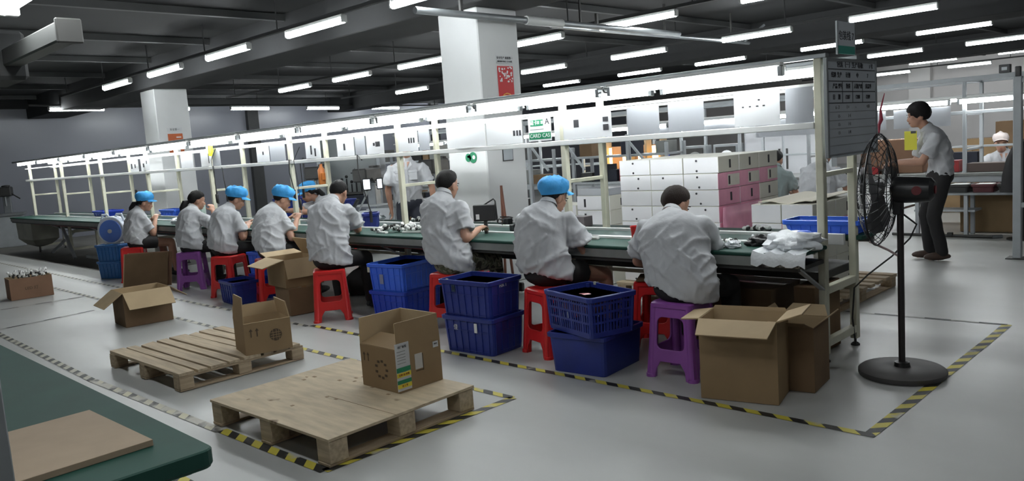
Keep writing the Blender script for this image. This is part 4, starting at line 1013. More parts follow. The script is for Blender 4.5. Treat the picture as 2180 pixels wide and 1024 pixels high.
    nl = nek - O; hz = min(v[2] for v in mb.v) + .02
    def disp(p, q):
        a, b, c = p.dot(r), p.dot(f), p.z
        sgn = 1 if a > 0 else -1
        sgn = .9 if noise.noise(V(a * 3 + seed, c * 2.5, b * 2)) > 0 else -.9; u1 = (a * .75 * sgn + c * .66); u2 = (-a * .66 * sgn + c * .75 + sgn * .3)
        n1 = noise.noise(V(u1 * 3.5 + seed, u2 * 13.0, b * 5 + seed)); n2 = noise.noise(V(a * 15 + seed, b * 7, c * 4.5 - seed)); n3 = noise.noise(V(a * 5, b * 5 + seed, c * 5))
        fold = (1 - abs(n1)) ** 5 * 1.1 + (1 - abs(n2)) ** 6 * .7 + n3 * .45 - .7
        k = min(1, max(0, (nl.z - .02 - c) / .12)); k *= min(1, max(.15, (c - hz) / .07))
        return A * fold * (.25 + .75 * k)
    obj('shirt', remesh(mb, 'shirt', sm, S.get('svox', .012), 10, disp), root)
    # collar
    rr = hr * 0 + r; bk = tup.cross(r); mb = MB(); pts = []
    cc = nek - O + tup * .028
    rg = []
    for q, (rad, hz) in enumerate(((.058, .014), (.070, -.012), (.076, -.020), (.073, -.022), (.066, -.012), (.054, .012))):
        rg.append([cc + r * rad * math.cos(2 * PI * j / 20) - bk * rad * .95 * math.sin(2 * PI * j / 20) + tup * (hz + .012 * math.sin(2 * PI * j / 20) * (1 if q else 1)) for j in range(20)])
    n = 20; vs = [p for a in rg for p in a]; fs = [((i % 6) * n + j, (i % 6) * n + (j + 1) % n, ((i + 1) % 6) * n + (j + 1) % n, ((i + 1) % 6) * n + j) for i in range(6) for j in range(n)]
    mb.add(vs, fs); mb.build('collar', sm, root, smooth=True)
    # ---------- trousers
    tm = S.get('trou', M_trou); mb = MB(); hp0 = pel - up * .01
    Rt = Matrix((r, f, up)).transposed()
    mb.ell(hp0, (.175 * g, .14 * g, .115), Rt, 16, 10)
    for s, k in ((-1, 'L'), (1, 'R')):
        hp = pel + r * s * .085 - up * .01; g2 = g ** .5
        if S.get('shorts'): mb.tube([hp, hp.lerp(kn[k], .3), hp.lerp(kn[k], .56)], [.095 * g2, .095 * g2, .088 * g2], 14); mb.ell(hp, (.09, .09, .09), None, 12, 8)
        else:
            mb.cap_seg(hp, kn[k], .092 * g2, .070, 14); mb.cap_seg(kn[k], an[k] + (kn[k] - an[k]) * .02, .068, .058 if seated else .062, 14)
    mb.v = [(x - O.x, y - O.y, max(z, .03)) for x, y, z in mb.v]
    obj('shorts' if S.get('shorts') else 'trousers', remesh(mb, 'trousers', tm, .014, 5, lambda p, q: .006 * noise.noise(p * 11 + V(seed, 0, 0))), root)
    # ---------- hair
    hm = S.get('hairm', M_hair); style = S.get('hair', 'short'); hc = HP(0, -.008, .026) - O
    def hl(y):   # hairline height for a forward component y
        P = ((-1, -.78), (-.45, -.62), (-.12, -.30), (.12, .02), (.45, .30), (.7, .42), (1, .46)) if style != 'bob' else ((-1, -.80), (-.3, -.75), (.0, -.55), (.28, -.25), (.5, .12), (.75, .22), (1, .22))
        for (a, b), (c, d) in zip(P, P[1:]):
            if y <= c: return b + (d - b) * (y - a) / (c - a)
        return P[-1][1]
    def hfn(d):
        e = d.z - hl(d.y); k = 1.01 + (.05 * noise.noise(d * 3.3 + V(seed, 0, 0)) + .035 * noise.noise(V(d.x * 14, d.y * 14, d.z * 5)))
        return (.80 if e < -.06 else (.80 + (e + .06) / .06 * .08 if e < 0 else .88 + (k - .88) * min(1, (e / .42)) ** .6))
    big = {'bob': 1.10, 'long': 1.04}.get(style, 1.0)
    mb = MB(); mb.ell(hc, (.087 * hs * big, .106 * hs * big, .104 * hs * big), HR, 30, 20, hfn)
    h_ = mb.build('hair', hm, root, smooth=True)
    if style == 'long':
        mb = MB(); b0 = HP(0, -.095, -.02) - O
        mb.tube([b0, b0 - HR @ V(0, .045, .02), b0 - HR @ V(0, .062, .09), b0 - HR @ V(0, .055, .18), b0 - HR @ V(0, .04, .23)], [.020, .042, .048, .036, .008], 12)
        mb.build('ponytail', hm, h_, smooth=True)
    if S.get('cap'):
        cm = S['cap']; co = MB(); rg = []
        tl = Matrix.Rotation(S.get('captilt', .27), 3, 'X')
        for z, a in ((-.018, .99), (-.006, 1.02), (.010, 1.11), (.034, 1.18), (.060, 1.14), (.082, 1.0), (.099, .76), (.110, .42), (.113, .02)):
            ring = []
            for j in range(28):
                ph = 2 * PI * j / 28; nn = 1 + (.11 * noise.noise(V(math.cos(ph) * 2.6 + seed, math.sin(ph) * 2.6, z * 16)) if z > .005 else 0)
                zz = z + (.022 * noise.noise(V(math.cos(ph) * 2.4 * a, math.sin(ph) * 2.4 * a + seed, z * 9)) if z > .03 else 0) + (.006 if .02 < z < .1 else 0) * (-math.sin(ph))
                ring.append(hc + HR @ (tl @ V(.090 * hs * a * nn * math.cos(ph), .109 * hs * a * nn * math.sin(ph) - .004, zz + .026)))
            rg.append(ring)
        co.ring_loft(rg); c = co.build('cap', cm, root, smooth=True)
        bl = MB(); vs = []
        for j in range(13):
            ph = PI / 2 + (j - 6) / 6 * 1.05
            for q in (0, 1, 2):
                ex = q * .021 * math.cos((j - 6) / 6 * 1.35); vs.append(hc + HR @ (tl @ V((.089 * hs + ex) * math.cos(ph), (.108 * hs + ex * 1.25) * math.sin(ph),   .014 - .007 * q - .003 * q * q)))
        nv = len(vs); vs += [p - hu * .004 for p in vs]; fs = []
        for j in range(12):
            for q in range(2): a = j * 3 + q; fs += [(a, a + 1, a + 4, a + 3), (nv + a + 3, nv + a + 4, nv + a + 1, nv + a)]
            fs += [(j * 3, j * 3 + 3, nv + j * 3 + 3, nv + j * 3), (j * 3 + 2, nv + j * 3 + 2, nv + j * 3 + 5, j * 3 + 5)]
        fs += [(0, nv, nv + 1, 1), (1, nv + 1, nv + 2, 2), (36, 37, nv + 37, nv + 36), (37, 38, nv + 38, nv + 37)]
        bl.add(vs, fs); bl.build('cap_bill', cm, c, smooth=True)
    # ---------- face
    for s in (-1, 1):
        mb = MB(); mb.ell(HP(s * .031, .083, .004) - O, (.011, .006, .0045), HR, 10, 6); mb.build('eye', M_eye, root)
        mb = MB(); mb.ell(HP(s * .032, .087, .024) - O, (.017, .005, .0035), HR, 10, 6); mb.build('eyebrow', M_hair, root)
    mb = MB(); mb.ell(HP(0, .085, -.062) - O, (.021, .008, .006), HR, 12, 6); mb.build('mouth', M_lip, root)
    for q in ('shirt', 'body'): pass
    return root, O, {'wr': wr, 'el': el, 'HP': HP, 'HR': HR, 'nek': nek, 'r': r, 'f': f}

WG = 'workers seated along the bench'
P1 = person('dark brown haired worker in white shirt with his back turned on the near purple stool', dict(pel=(-2.72, 4.22, .56), che=(-2.82, 4.28, .79), nek=(-2.905, 4.42, .985), hed=(-2.955, 4.53, 1.035), hs=1.02, f=(-.2, .97), hf=(.25, .85, -.45), g=1.14, sw=.185,
    handL=(-3.05, 4.60, .62), handR=(-2.86, 4.74, .87), poleL=(-.8, -.5, -.5), poleR=(.5, -.25, -.8), raiseR=.02, hairm=M_hairb, seed=1, fold=.020, group=WG, vox=.0075))
P2 = person('heavy worker in light blue cap, white shirt and black shorts beside the perforated crate', dict(pel=(-3.91, 4.26, .58), che=(-3.95, 4.26, .82), nek=(-3.955, 4.36, 1.045), hed=(-3.955, 4.45, 1.095), f=(-.3, .95), hf=(.2, .9, -.38), g=1.05, sw=.172,
    handL=(-4.08, 4.66, .81), handR=(-3.90, 4.62, .80), poleR=(.6, -.1, -.8), kneeL=(-4.05, 4.70, .47), kneeR=(-3.72, 4.70, .49), ankleL=(-4.08, 4.72, .08), ankleR=(-3.74, 4.76, .08), shorts=True, cap=M_cap, captilt=.42, seed=2, group=WG, vox=.0075, fold=.020))
P3 = person('dark haired worker in white shirt and camouflage trousers holding a black power supply', dict(pel=(-5.05, 4.34, .58), che=(-5.15, 4.33, .85), nek=(-5.19, 4.42, 1.13), hed=(-5.225, 4.50, 1.205), hs=1.05, f=(-.22, .97), hf=(-.1, .97, -.18), g=1.03, sw=.175,
    handL=(-5.35, 4.72, .83), handR=(-5.00, 4.62, .815), poleR=(.35, -.3, -.9), trou=M_camo, seed=3, group=WG, vox=.0075, fold=.020))
P4 = person('dark haired worker in white shirt leaning forward on the red stool, black trousers', dict(pel=(-6.50, 4.08, .57), che=(-6.56, 4.10, .84), nek=(-6.63, 4.23, 1.10), hed=(-6.70, 4.36, 1.165), f=(-.5, .86), hf=(-.45, .85, -.5), g=1.04, sw=.18,
    handL=(-6.95, 4.58, .80), handR=(-6.76, 4.58, .80), poleR=(.7, -.1, -.8), seed=4, group=WG, vox=.008, fold=.021))
P6 = person('worker in light blue cap raising a tool to the face beside the upper carton', dict(pel=(-7.93, 4.24, .57), che=(-8.02, 4.27, .80), nek=(-8.12, 4.42, 1.005), hed=(-8.12, 4.54, 1.085), f=(-.15, .98), hf=(.35, .85, -.5), g=1.0, sw=.16,
    handL=(-8.22, 4.66, .86), handR=(-7.89, 4.56, .86), poleR=(.5, .0, -.9), cap=M_cap, seed=6, group=WG, vox=.009))
P7 = person('worker in light blue cap on the red stool beside the small navy crate', dict(pel=(-8.97, 4.20, .56), che=(-9.03, 4.23, .80), nek=(-9.07, 4.37, 1.01), hed=(-9.06, 4.46, 1.095), f=(-.1, 1), hf=(.4, .85, -.45), g=1.0, sw=.16,
    handL=(-9.20, 4.62, .79), handR=(-8.96, 4.52, .775), cap=M_cap, hair='short', seed=7, group=WG, vox=.009))
P8 = person('worker with black ponytail and no cap in white shirt on the purple stool', dict(pel=(-9.90, 4.21, .55), che=(-9.95, 4.22, .78), nek=(-10.02, 4.34, .995), hed=(-10.06, 4.42, 1.09), f=(-.1, 1), hf=(.25, .92, -.2), g=.95, sw=.15,
    handL=(-10.12, 4.62, .80), handR=(-9.86, 4.52, .95), hair='long', seed=8, group=WG, vox=.009))
P9 = person('worker in light blue cap with dark hair down her back, farthest along the bench', dict(pel=(-11.58, 4.17, .55), che=(-11.62, 4.18, .76), nek=(-11.66, 4.27, .975), hed=(-11.62, 4.36, 1.07), f=(0, 1), hf=(.55, .8, -.28), g=.95, sw=.15,
    handL=(-11.78, 4.48, .82), handR=(-11.60, 4.46, .82), shorts=True, cap=M_cap, hair='long', seed=9, group=WG, vox=.009))
P5 = person('capped worker facing the others from across the bench, half hidden by the leaning man', dict(pel=(-9.62, 6.18, .56), che=(-9.65, 6.10, .78), nek=(-9.70, 5.97, .97), hed=(-9.77, 5.86, 1.05), f=(-.15, -.98), hf=(-.5, -.75, -.42), g=.95, sw=.155,
    handL=(-9.65, 5.50, .84), handR=(-9.92, 5.50, .84), cap=M_cap, hair='long', seed=5, vox=.010))
P10 = person('man in white shirt and navy trousers standing behind the bench, face behind a sheet', dict(pel=(-8.08, 6.30, .88), che=(-8.07, 6.28, 1.16), nek=(-8.04, 6.27, 1.43), hed=(-8.00, 6.24, 1.575), f=(.70, -.71), hf=(.55, -.75, -.2), g=1.05, sw=.185, seated=False,
    handR=(-8.26, 6.13, .77), handL=(-7.84, 6.50, .82), poleR=(-.5, -.3, -.2), poleL=(.3, .6, -.1), ankleL=(-7.98, 6.38, .08), ankleR=(-8.16, 6.20, .08), trou=M_navy, seed=10, vox=.010, curl=.45))
P11 = person('boy with black bowl haircut in white shirt and dark trousers standing at the next bench', dict(pel=(-2.645, 8.99, .90), che=(-2.64, 8.98, 1.13), nek=(-2.75, 8.93, 1.385), hed=(-2.82, 8.89, 1.52), hs=1.06, f=(-.82, -.57), hf=(-.86, -.52, -.12), g=.95, sw=.155, seated=False,
    handL=(-2.98, 8.70, 1.05), handR=(-3.03, 8.88, 1.05), ankleL=(-2.62, 8.97, .085), ankleR=(-2.78, 9.10, .085), hair='bob', trou=M_trou, seed=11, vox=.010, shoe=M_sand))
P12 = person('worker in pale cap and white shirt sitting behind the second bench by brown cartons', dict(pel=(-2.93, 12.85, .52), che=(-2.93, 12.78, .74), nek=(-2.92, 12.68, .965), hed=(-2.93, 12.60, 1.06), f=(.3, -.95), hf=(.25, -.95, -.05), g=1.0, sw=.165, hs=.95,
    handL=(-2.75, 12.25, .80), handR=(-3.12, 12.25, .80), cap=M_wcap, captilt=.40, seed=12, vox=.012, svox=.014))
P13 = person('worker in white shirt sitting with back turned, head behind the whiteboard', dict(pel=(-4.32, 9.85, .54), che=(-4.31, 9.85, .78), nek=(-4.28, 9.92, 1.02), hed=(-4.27, 9.99, 1.12), f=(-.1, 1), hf=(0, .95, -.3), g=1.15, sw=.19,
    handL=(-4.50, 10.25, .66), handR=(-4.10, 10.25, .66), seed=13, vox=.012, svox=.014, trou=M_cardd))
P14 = person('worker in grey green shirt mostly hidden behind the tall white cartons', dict(pel=(-4.98, 10.0, .54), che=(-4.97, 10.0, .75), nek=(-4.98, 10.08, .97), hed=(-5.0, 10.15, 1.07), f=(-.4, .9), hf=(0, .95, -.3), g=.95, sw=.16,
    handL=(-5.2, 10.35, .64), handR=(-4.95, 10.35, .64), seed=14, vox=.012, svox=.014, shirt=M_shirtg))
for (x, y, lb) in ((-9.60, 6.22, 'red stool under the worker across the bench'), (-4.32, 9.85, 'red stool under the worker behind the whiteboard'), (-2.93, 12.88, 'red stool under the worker in the pale cap'), (-4.98, 10.0, 'red stool under the grey green shirted worker')):
    o = clone(st_red, (x, y, -.0), .1, lb, 'plastic stools')
# open collar, placket and pockets on the two shirts seen from the front
def shirt_front(P, h0, h1):
    root, O, D = P; r, f, nek = D['r'], D['f'], D['nek']; hit = root.children
    sh_o = [c for c in root.children if c.name.startswith('shirt')][0]; me = sh_o.data
    def surf(a, z):
        best = None
        for v in me.vertices:
            q = v.co.dot(r) - a; w_ = v.co.z - z
            if abs(q) < .02 and abs(w_) < .02:
                d = v.co.dot(f)
                if best is None or d > best: best = d
        return (best if best is not None else .1)
    n0 = (nek - O).dot(r)
    pts = [r * n0 + f * (surf(n0, h0 + (h1 - h0) * k / 6) + .004) + V(0, 0, h0 + (h1 - h0) * k / 6) for k in range(7)]
    mb = MB(); mb.ring_loft([[p - r * .016, p + r * .016, p + r * .016 - f * .004, p - r * .016 - f * .004] for p in pts]); mb.build('placket', M_shirt, root)
    for s in (-1, 1):
        zc = h1 - .17; a = n0 + s * .085; d = surf(a, zc); c = r * a + f * (d + .006) + V(0, 0, zc)
        mb = MB(); mb.box(c, (.105, .012, .12), Matrix((r, f, V(0, 0, 1))).transposed()); mb.build('pocket', M_shirt, root, .004)
        mb = MB(); mb.box(c + f * .005 + V(0, 0, .05), (.11, .012, .035), Matrix((r, f, V(0, 0, 1))).transposed()); mb.build('pocket_flap', M_shirt, root, .004)
        z2 = h1 - .01; lap = [r * (n0 + s * x) + f * (surf(n0 + s * x, z) + .008) + V(0, 0, z) for x, z in ((.012, z2 - .10), (.075, z2 - .03), (.055, z2 + .02))]
        mb = MB(); mb.add(lap + [p - f * .006 for p in lap], [(0, 1, 2), (5, 4, 3), (0, 3, 4, 1), (1, 4, 5, 2), (2, 5, 3, 0)]); mb.build('lapel', M_shirt, root)
    z2 = h1 - .01; vn = [r * n0 + f * (surf(n0, z2 - .1) + .003) + V(0, 0, z2 - .09)] + [r * (n0 + x) + f * (surf(n0 + x, z2) + .004) + V(0, 0, z2 + .01) for x in (.05, -.05)]
    mb = MB(); mb.add(vn + [p - f * .02 for p in vn], [(0, 1, 2), (5, 4, 3), (0, 3, 4, 1), (1, 4, 5, 2), (2, 5, 3, 0)]); mb.build('open_neck', M_skin, root)
shirt_front(P10, .86, 1.40)
shirt_front(P12, .60, .93)
# badge of the standing boy
_, O, D = P11
t = thing('badge_card', 'yellow badge hanging on the chest of the standing boy', 'badge', (-2.88, 8.85, 1.27), math.atan2(.57, .82) - PI / 2 + PI)
t.rotation_euler.z = R_(-25 + 20)
MB().box((0, 0, 0), (.125, .004, .195)).build('card', M_yel, t); MB().box((.03, -.004, .085), (.05, .006, .025)).build('clip', M_black, t)
# things held: black power supply with a handle, screwdriver, phone-like part
def adapter():
    t = thing('power_supply', 'black box shaped power supply with cable held over the bench', 'power supply', (-5.10, 4.80, .925), R_(30))
    MB().box((0, 0, .012), (.20, .07, .145)).build('case', M_black, t, .006); MB().box((-.06, -.036, -.02), (.03, .003, .045)).build('label', M_wprint, t)
    mb = MB(); mb.tube([(-.04, 0, .06), (.03, 0, .10), (.085, 0, .13), (.10, 0, .11), (.105, 0, .02), (.11, 0, -.08)], .007, 6); mb.build('cable', M_rub, t, smooth=True)
    MB().tube([(.11, 0, -.08), (.15, .0, -.10), (.16, .01, -.06), (.12, .01, -.05), (.11, 0, -.08)], .006, 6).build('cable_loop', M_rub, t)
    MB().box((0, 0, -.122), (.03, .03, .12)).build('stand', M_darks, t, .003)
adapter()
def tool(label, p, q):
    p, q = V(p), V(q); t = thing('screwdriver', label, 'tool', p, 0, 'hand tools'); d = q - p
    MB().tube([(0, 0, 0), d * .08, d * .40, d * .46], [.012, .017, .015, .008], 10).build('grip', M_black, t, smooth=True); MB().tube([d * .46, d * .8], .005, 6).build('shaft', M_steel, t)
    MB().tube([V(0, 0, 0), -d * .5 + V(.01, 0, .05), -d * .9 + V(-.03, 0, .2), V(.02, .05, .58)], .004, 6).build('cord', M_rub, t)
tool('black electric screwdriver held up by the ponytailed worker', (-9.88, 4.60, 1.16), (-9.87, 4.60, .90))
tool('black electric screwdriver held near the face by the capped worker', (-7.92, 4.64, 1.08), (-7.90, 4.64, .82))
# ================================================================ clutter on the long bench
rc = random.Random(21)
def lamp_part_proto():
    t = thing('lamp_part', '', 'lamp part')
    MB().lathe([(.006, .0), (.014, .002), (.017, .02), (.012, .035), (.003, .038)], 8, (0, 0, 0)).build('white_cap', M_lens, t, smooth=True)
    MB().lathe([(.012, -.022), (.013, 0), (.008, .002)], 8, (0, 0, 0)).build('dark_base', M_darks, t)
    return t
LP = None
def lamp(x, y, z, lab, grp, rot=None):
    global LP
    if LP is None: LP = lamp_part_proto(); o = LP
    else: o = copy_tree(LP)
    o.location = (x, y, z); o.rotation_euler = rot or (rc.uniform(.9, 2.2), rc.uniform(-.5, .5), rc.uniform(0, 6.28)); o['label'] = lab; o['group'] = grp
for k in range(70):
    u = rc.random(); x = -6.46 + .72 * u + rc.gauss(0, .03); y = 4.62 + .17 * u + rc.gauss(0, .045); hgt = max(0, .05 - abs(u - .45) * .08) * rc.random()
    lamp(x, min(max(y, 4.48), 4.83), .772 + hgt + (.018 if k > 45 else 0), 'white and black lamp part in the pile on the bench beside the navy bin', 'lamp parts piled on the bench')
for k in range(16): lamp(-6.75 + rc.gauss(0, .10), 5.44 + rc.gauss(0, .035), .772 + .02 * rc.random(), 'white lamp part in the small pile on the rear shelf before the standing man', 'lamp parts on the rear shelf')
for k in range(60): lamp(-11.70 + rc.uniform(-.13, .13), 2.80 + rc.uniform(-.20, .20), .262 + .075 * rc.random(), 'white lamp part heaped in the small aisle carton', 'lamp parts in the small aisle carton', (rc.uniform(-1, 1), rc.uniform(-1, 1), rc.uniform(0, 6)))
b1x = MB(); b1x.box((0, 0, .115), (.32, .46, .225)); f_ = b1x.build('filling', M_lens, b1)
for k in range(9): lamp(-2.93 + .022 * k + rc.gauss(0, .006), 5.44 + rc.gauss(0, .012), .77, 'small grey lamp part in the short row on the rear shelf', 'lamp parts on the rear shelf by the blue bin')
def slab(name, label, cat, c, d, m, rz=0, bev=.003, part='body', group=None, tilt=None):
    t = thing(name, label, cat, (c[0], c[1], c[2] - d[2] / 2), rz, group); p = MB().box((0, 0, d[2] / 2), d).build(part, m, t, bev)
    if tilt: t.rotation_euler = (tilt[0], tilt[1], rz)
    return t
for k, (x, y, L_, rz, lb) in enumerate(((-4.15, 4.80, .62, .02, 'long white lamp strip on the bench before the capped worker'), (-4.05, 4.70, .55, .05, 'white lamp strip lying beside another on the bench'), (-3.72, 4.80, .4, -.03, 'white lamp strip next to the red cup'), (-5.95, 4.66, .26, .3, 'short white strip across the pile of lamp parts'), (-6.32, 4.56, .2, -.2, 'short white strip near the navy bin'))):
    slab('lamp_strip', lb, 'lamp strip', (x, y, .762), (L_, .035, .02), M_lens, rz, part='strip', group='lamp strips on the bench')
t = thing('red_cup', 'small red plastic cup on the bench beside the worker without a cap', 'cup', (-3.42, 4.72, .753)); MB().lathe([(.035, 0), (.048, .11), (.045, .11), (.033, .006)], 16).build('cup_body', M_red, t, smooth=True)
MB().tube([(.045, 0, .09), (.075, 0, .08), (.072, 0, .04), (.04, 0, .03)], .006, 6).build('cup_handle', M_red, t)
# crumpled plastic bag at the bench end and papers
def crumple(name, label, cat, loc, rad, m, seed, amp=.3, rz=0, flat=-.9, sub=None):
    mb = MB(); mb.ell((0, 0, 0), rad, None, 30, 18, lambda d: 1 + amp * noise.noise(d * 2.3 + V(seed, 1, 0)) + amp * .4 * noise.noise(d * 6 + V(seed, 0, 3)))
    mb.v = [(x, y, max(z, -rad[2] * .55)) for x, y, z in mb.v]
    o = mb.build(name, m, None, smooth=True); o.location = (loc[0], loc[1], loc[2] + rad[2] * .55); o.rotation_euler.z = rz; return tag(o, label, cat)
bagw = crumple('plastic_bag', 'crumpled white plastic bag with blue print drooping over the bench end', 'bag', (-2.20, 4.66, .7535), (.17, .16, .07), M_bag, 5, .35)
mb = MB(); mb.ell((.06, .02, .062), (.05, .02, .012), None, 10, 6); mb.ell((-.04, -.05, .045), (.06, .02, .012), None, 10, 6); mb.build('blue_print', M_blueb, bagw, smooth=True)
mb = MB(); mb.ring_loft([[V(-.16 + .34 * j / 9, y_ - .0, z_ + .012 * math.sin(j * 2.2 + i)) for j in range(10)] + [V(.18 - .34 * j / 9, y_ - .006, z_ + .012 * math.sin((9 - j) * 2.2 + i)) for j in range(10)] for i, (y_, z_) in enumerate(((-.10, -.02), (-.22, -.035), (-.242, -.07), (-.245, -.11)))])
mb.build('drooping_edge', M_bag, bagw, smooth=True)
crumple('black_bag', 'small black bag beside the white plastic bag on the bench', 'bag', (-2.44, 4.74, .7535), (.10, .05, .045), M_black, 9, .4, .5)
crumple('plastic_bag', 'translucent white bag on the bright blue crates behind the small navy crate', 'bag', (-8.38, 4.42, .517), (.15, .12, .16), M_bag, 21, .35)
crumple('cloth_piece', 'white crumpled cloth on the bench by the bare armed worker', 'cloth', (-2.585, 4.60, .7535), (.055, .04, .03), M_bag, 12, .4)
slab('paper_stack', 'white papers on the bench beside the uncapped worker', 'paper', (-2.70, 4.62, .757), (.14, .12, .008), M_paper, .3, .001, 'paper')
for k in range(5):
    x, y = -2.52 + .03 * k, 4.80 + rc.gauss(0, .02); t = thing('metal_clamp', 'small grey metal clamp in the cluster on the bench end', 'clamp', (x, y, .7535), rc.uniform(0, 3), 'metal clamps on the bench end')
    MB().tube([(-.05, 0, .014), (.05, .0, .03 + .02 * rc.random())], .011, 8).build('barrel', M_steel, t, smooth=True); MB().box((.0, .015, .012), (.04, .03, .022)).build('jaw', M_darks, t, .003)
for k in range(3): t = lamp(-2.73 + .035 * k, 4.78, .77, 'blue white lamp part by the uncapped worker', 'lamp parts by the uncapped worker')
for (x, y, lb, sx) in ((-5.02, 5.10, 'black adapter heap on the conveyor', 1.2), (-4.72, 5.15, 'black adapter with coiled lead beside the capped worker', .9), (-5.45, 5.42, 'dark cable coil on the rear shelf near the column', 1.3)):
    t = thing('adapter_coil', lb, 'adapter', (x, y, .744 if y < 5.3 else .7535), rc.uniform(0, 3))
    MB().box((0, 0, .03), (.10 * sx, .06, .06)).build('case', M_black, t, .006)
    MB().tube([(.07 * math.cos(a * .9) + .02, .06 * math.sin(a * .9), .012 + .004 * a) for a in range(16)], .006, 6).build('coiled_lead', M_rub, t, smooth=True)
slab('grey_tray', 'small dark grey tray held over the conveyor', 'tray', (-4.55, 5.42, .80), (.22, .12, .09), mat('dim_tray', (.20, .17, .18), .5), .0)
# things near the leaning man: crumpled white film, tilted grey panel, black stand
crumple('plastic_film', 'crumpled white film on the bench behind the leaning man', 'film', (-7.75, 5.42, .7535), (.26, .10, .07), M_bag, 3, .4)
slab('tilted_board', 'grey panel leaning behind the bench near the standing man', 'panel', (-8.45, 5.98, .60), (.34, .02, .50), M_steelp, .5, tilt=(-.35, 0, .5))
t = thing('jig_stand', 'black angled jig stand on the bench behind the leaning man', 'stand', (-7.92, 5.30, .7535)); MB().bar((-.1, 0, .02), (.16, 0, .26), .04, .03).build('arm', M_black, t, .004); MB().box((0, 0, .012), (.26, .10, .022)).build('base', M_darks, t, .003); MB().bar((-.12, 0, .02), (-.16, .0, .33), .02).build('post', M_darks, t, .003)
crumple('white_pouch', 'heap of white pouches on the bench before the ponytailed worker', 'pouch', (-11.2, 4.66, .7535), (.22, .12, .06), M_bag, 15, .35)
t = thing('tape_dispenser', 'pale green and white dispenser with a round hole on the bench', 'dispenser', (-11.5, 5.08, .744), .7)
MB().box((0, 0, .13), (.16, .10, .26)).build('body', mat('pale_mint', (.50, .60, .55), .4), t, .03); MB().lathe([(.03, 0), (.03, .008)], 14, (.0, -.05, .20), (0, -1, 0)).build('dial', M_darks, t)
for k in range(6): lamp(-15.35 + rc.uniform(-.18, .18), 5.1 + rc.uniform(-.08, .08), .80 + .03, 'white part lying in the far navy bin', 'white parts in the far navy bin')
# curly cords hanging from the middle rail
def cord(x, y, pts, label):
    t = thing('power_lead', label, 'cord', (x, y, 1.478), 0, 'cords hanging from the bench rail'); MB().tube(pts, .006, 6).build('cord', M_rub, t, smooth=True)
    MB().tube([V(pts[-1]), V(pts[-1]) + V(0, 0, -.12)], .016, 8).build('plug', M_black, t)
cord(-10.4, 4.84, [(0, 0, .03), (.05, -.02, .04), (.08, -.03, -.05), (.05, -.02, -.2), (.03, 0, -.35)], 'black cord hanging near the yellow tag')
cord(-10.15, 4.84, [(0, 0, .03), (.06, -.02, -.02), (.09, -.03, -.15), (.11, -.02, -.35)], 'thin black cord beside the yellow tag')
cord(-8.35, 4.84, [(0, 0, .04), (-.03, -.02, .05), (-.03, -.03, -.1), (.02, -.02, -.3)], 'black cord hanging at the fourth frame post')
cord(-6.95, 4.84, [(0, 0, -.01), (-.05, -.02, .05), (-.04, -.03, -.1), (.02, -.03, -.3), (.0, .05, -.55)], 'long wavy black cord hanging beside the standing man')
cord(-9.0, 5.33, [(0, 0, 0), (0, 0, -.2), (.01, 0, -.32)], 'straight dark cord above the second capped worker')
t = thing('phone_screen', 'small lit white screen on a bracket behind the long bench', 'screen', (-8.2, 5.75, 1.16), .8)
MB().box((0, 0, 0), (.10, .012, .15)).build('case', M_black, t, .004); MB().box((0, -.008, 0), (.08, .004, .12)).build('lit_screen', M_screen, t)
MB().box((.16, 0, 0), (.08, .012, .14)).build('case', M_black, t, .004); MB().box((.16, -.008, 0), (.055, .004, .11)).build('lit_screen', M_screen, t)
MB().bar((.03, .01, -.05), (-.18, .01, -.40), .02).build('bracket_arm', M_steel, t); MB().bar((.0, .02, 0), (.20, .02, 0), .02).build('bracket_arm', M_steel, t); MB().bar((-.18, .01, -.40), (-.18, .01, -1.158), .03).build('stand_pole', M_steel, t); MB().box((-.18, .01, -1.15), (.3, .3, .02)).build('stand_base', M_darks, t)
# ---- under the bench
t = carton('closed_carton', 'dark brown carton under the bench end, larger one', .62, .45, .42, (-2.80, 5.14, .003), 0, closed=True, m=M_cardd)
t = carton('closed_carton', 'brown carton standing under the whiteboard end of the bench', .14, .40, .46, (-2.26, 5.11, .003), 0, closed=True, m=M_cardd)
slab('wood_block', 'small pale wooden block under the bench', 'block', (-3.75, 5.7, .16), (.12, .12, .12), M_wood, .2)
slab('box_stand', 'low white box supporting the wooden block', 'box', (-3.75, 5.75, .05), (.45, .3, .095), M_wbox)
slab('scrap_carton', 'small kraft scrap box under the bench by the bare knees', 'carton', (-3.9, 5.1, .10), (.25, .2, .19), M_card, .4)
slab('scrap_carton', 'small kraft scrap box beside the dark red stool', 'carton', (-3.55, 5.25, .12), (.22, .22, .23), M_cardl, -.3)
slab('kraft_sheet', 'kraft lid lying on the dark red stool', 'board', (-3.28, 4.75, .4875), (.28, .28, .012), M_cardd, .5)
slab('white_board', 'white panel leaning under the bench behind the leaning man', 'panel', (-6.3, 5.45, .17), (.30, .02, .33), M_wbox)
# dark work bags below the bench between workers
for (x, lb) in ((-7.35, 'black cloth bag under the bench by the leaning man'), (-6.0, 'black cloth bag under the bench by the bright blue crates')):
    crumple('cloth_bag', lb, 'bag', (x, 4.98, .003), (.20, .16, .18), M_trou, x, .2)
# broom sticks against the column
for k, (a, b_, lb) in enumerate((((-5.92, 5.80, .02), (-5.97, 5.88, 1.10), 'reddish brown broom stick leaning on the column, upright one'), ((-5.72, 5.72, .02), (-5.95, 5.86, 1.08), 'reddish brown broom stick leaning on the column, slanted one'))):
    t = thing('broom', lb, 'broom', a, 0, 'broom sticks by the column'); d = V(b_) - V(a)
    MB().tube([(0, 0, .08), d], .014, 8).build('stick', mat('red_brown_wood', (.16, .06, .035), .6), t, smooth=True); MB().box((0, 0, .05), (.26, .05, .09)).build('brush_head', M_darks, t, .01)

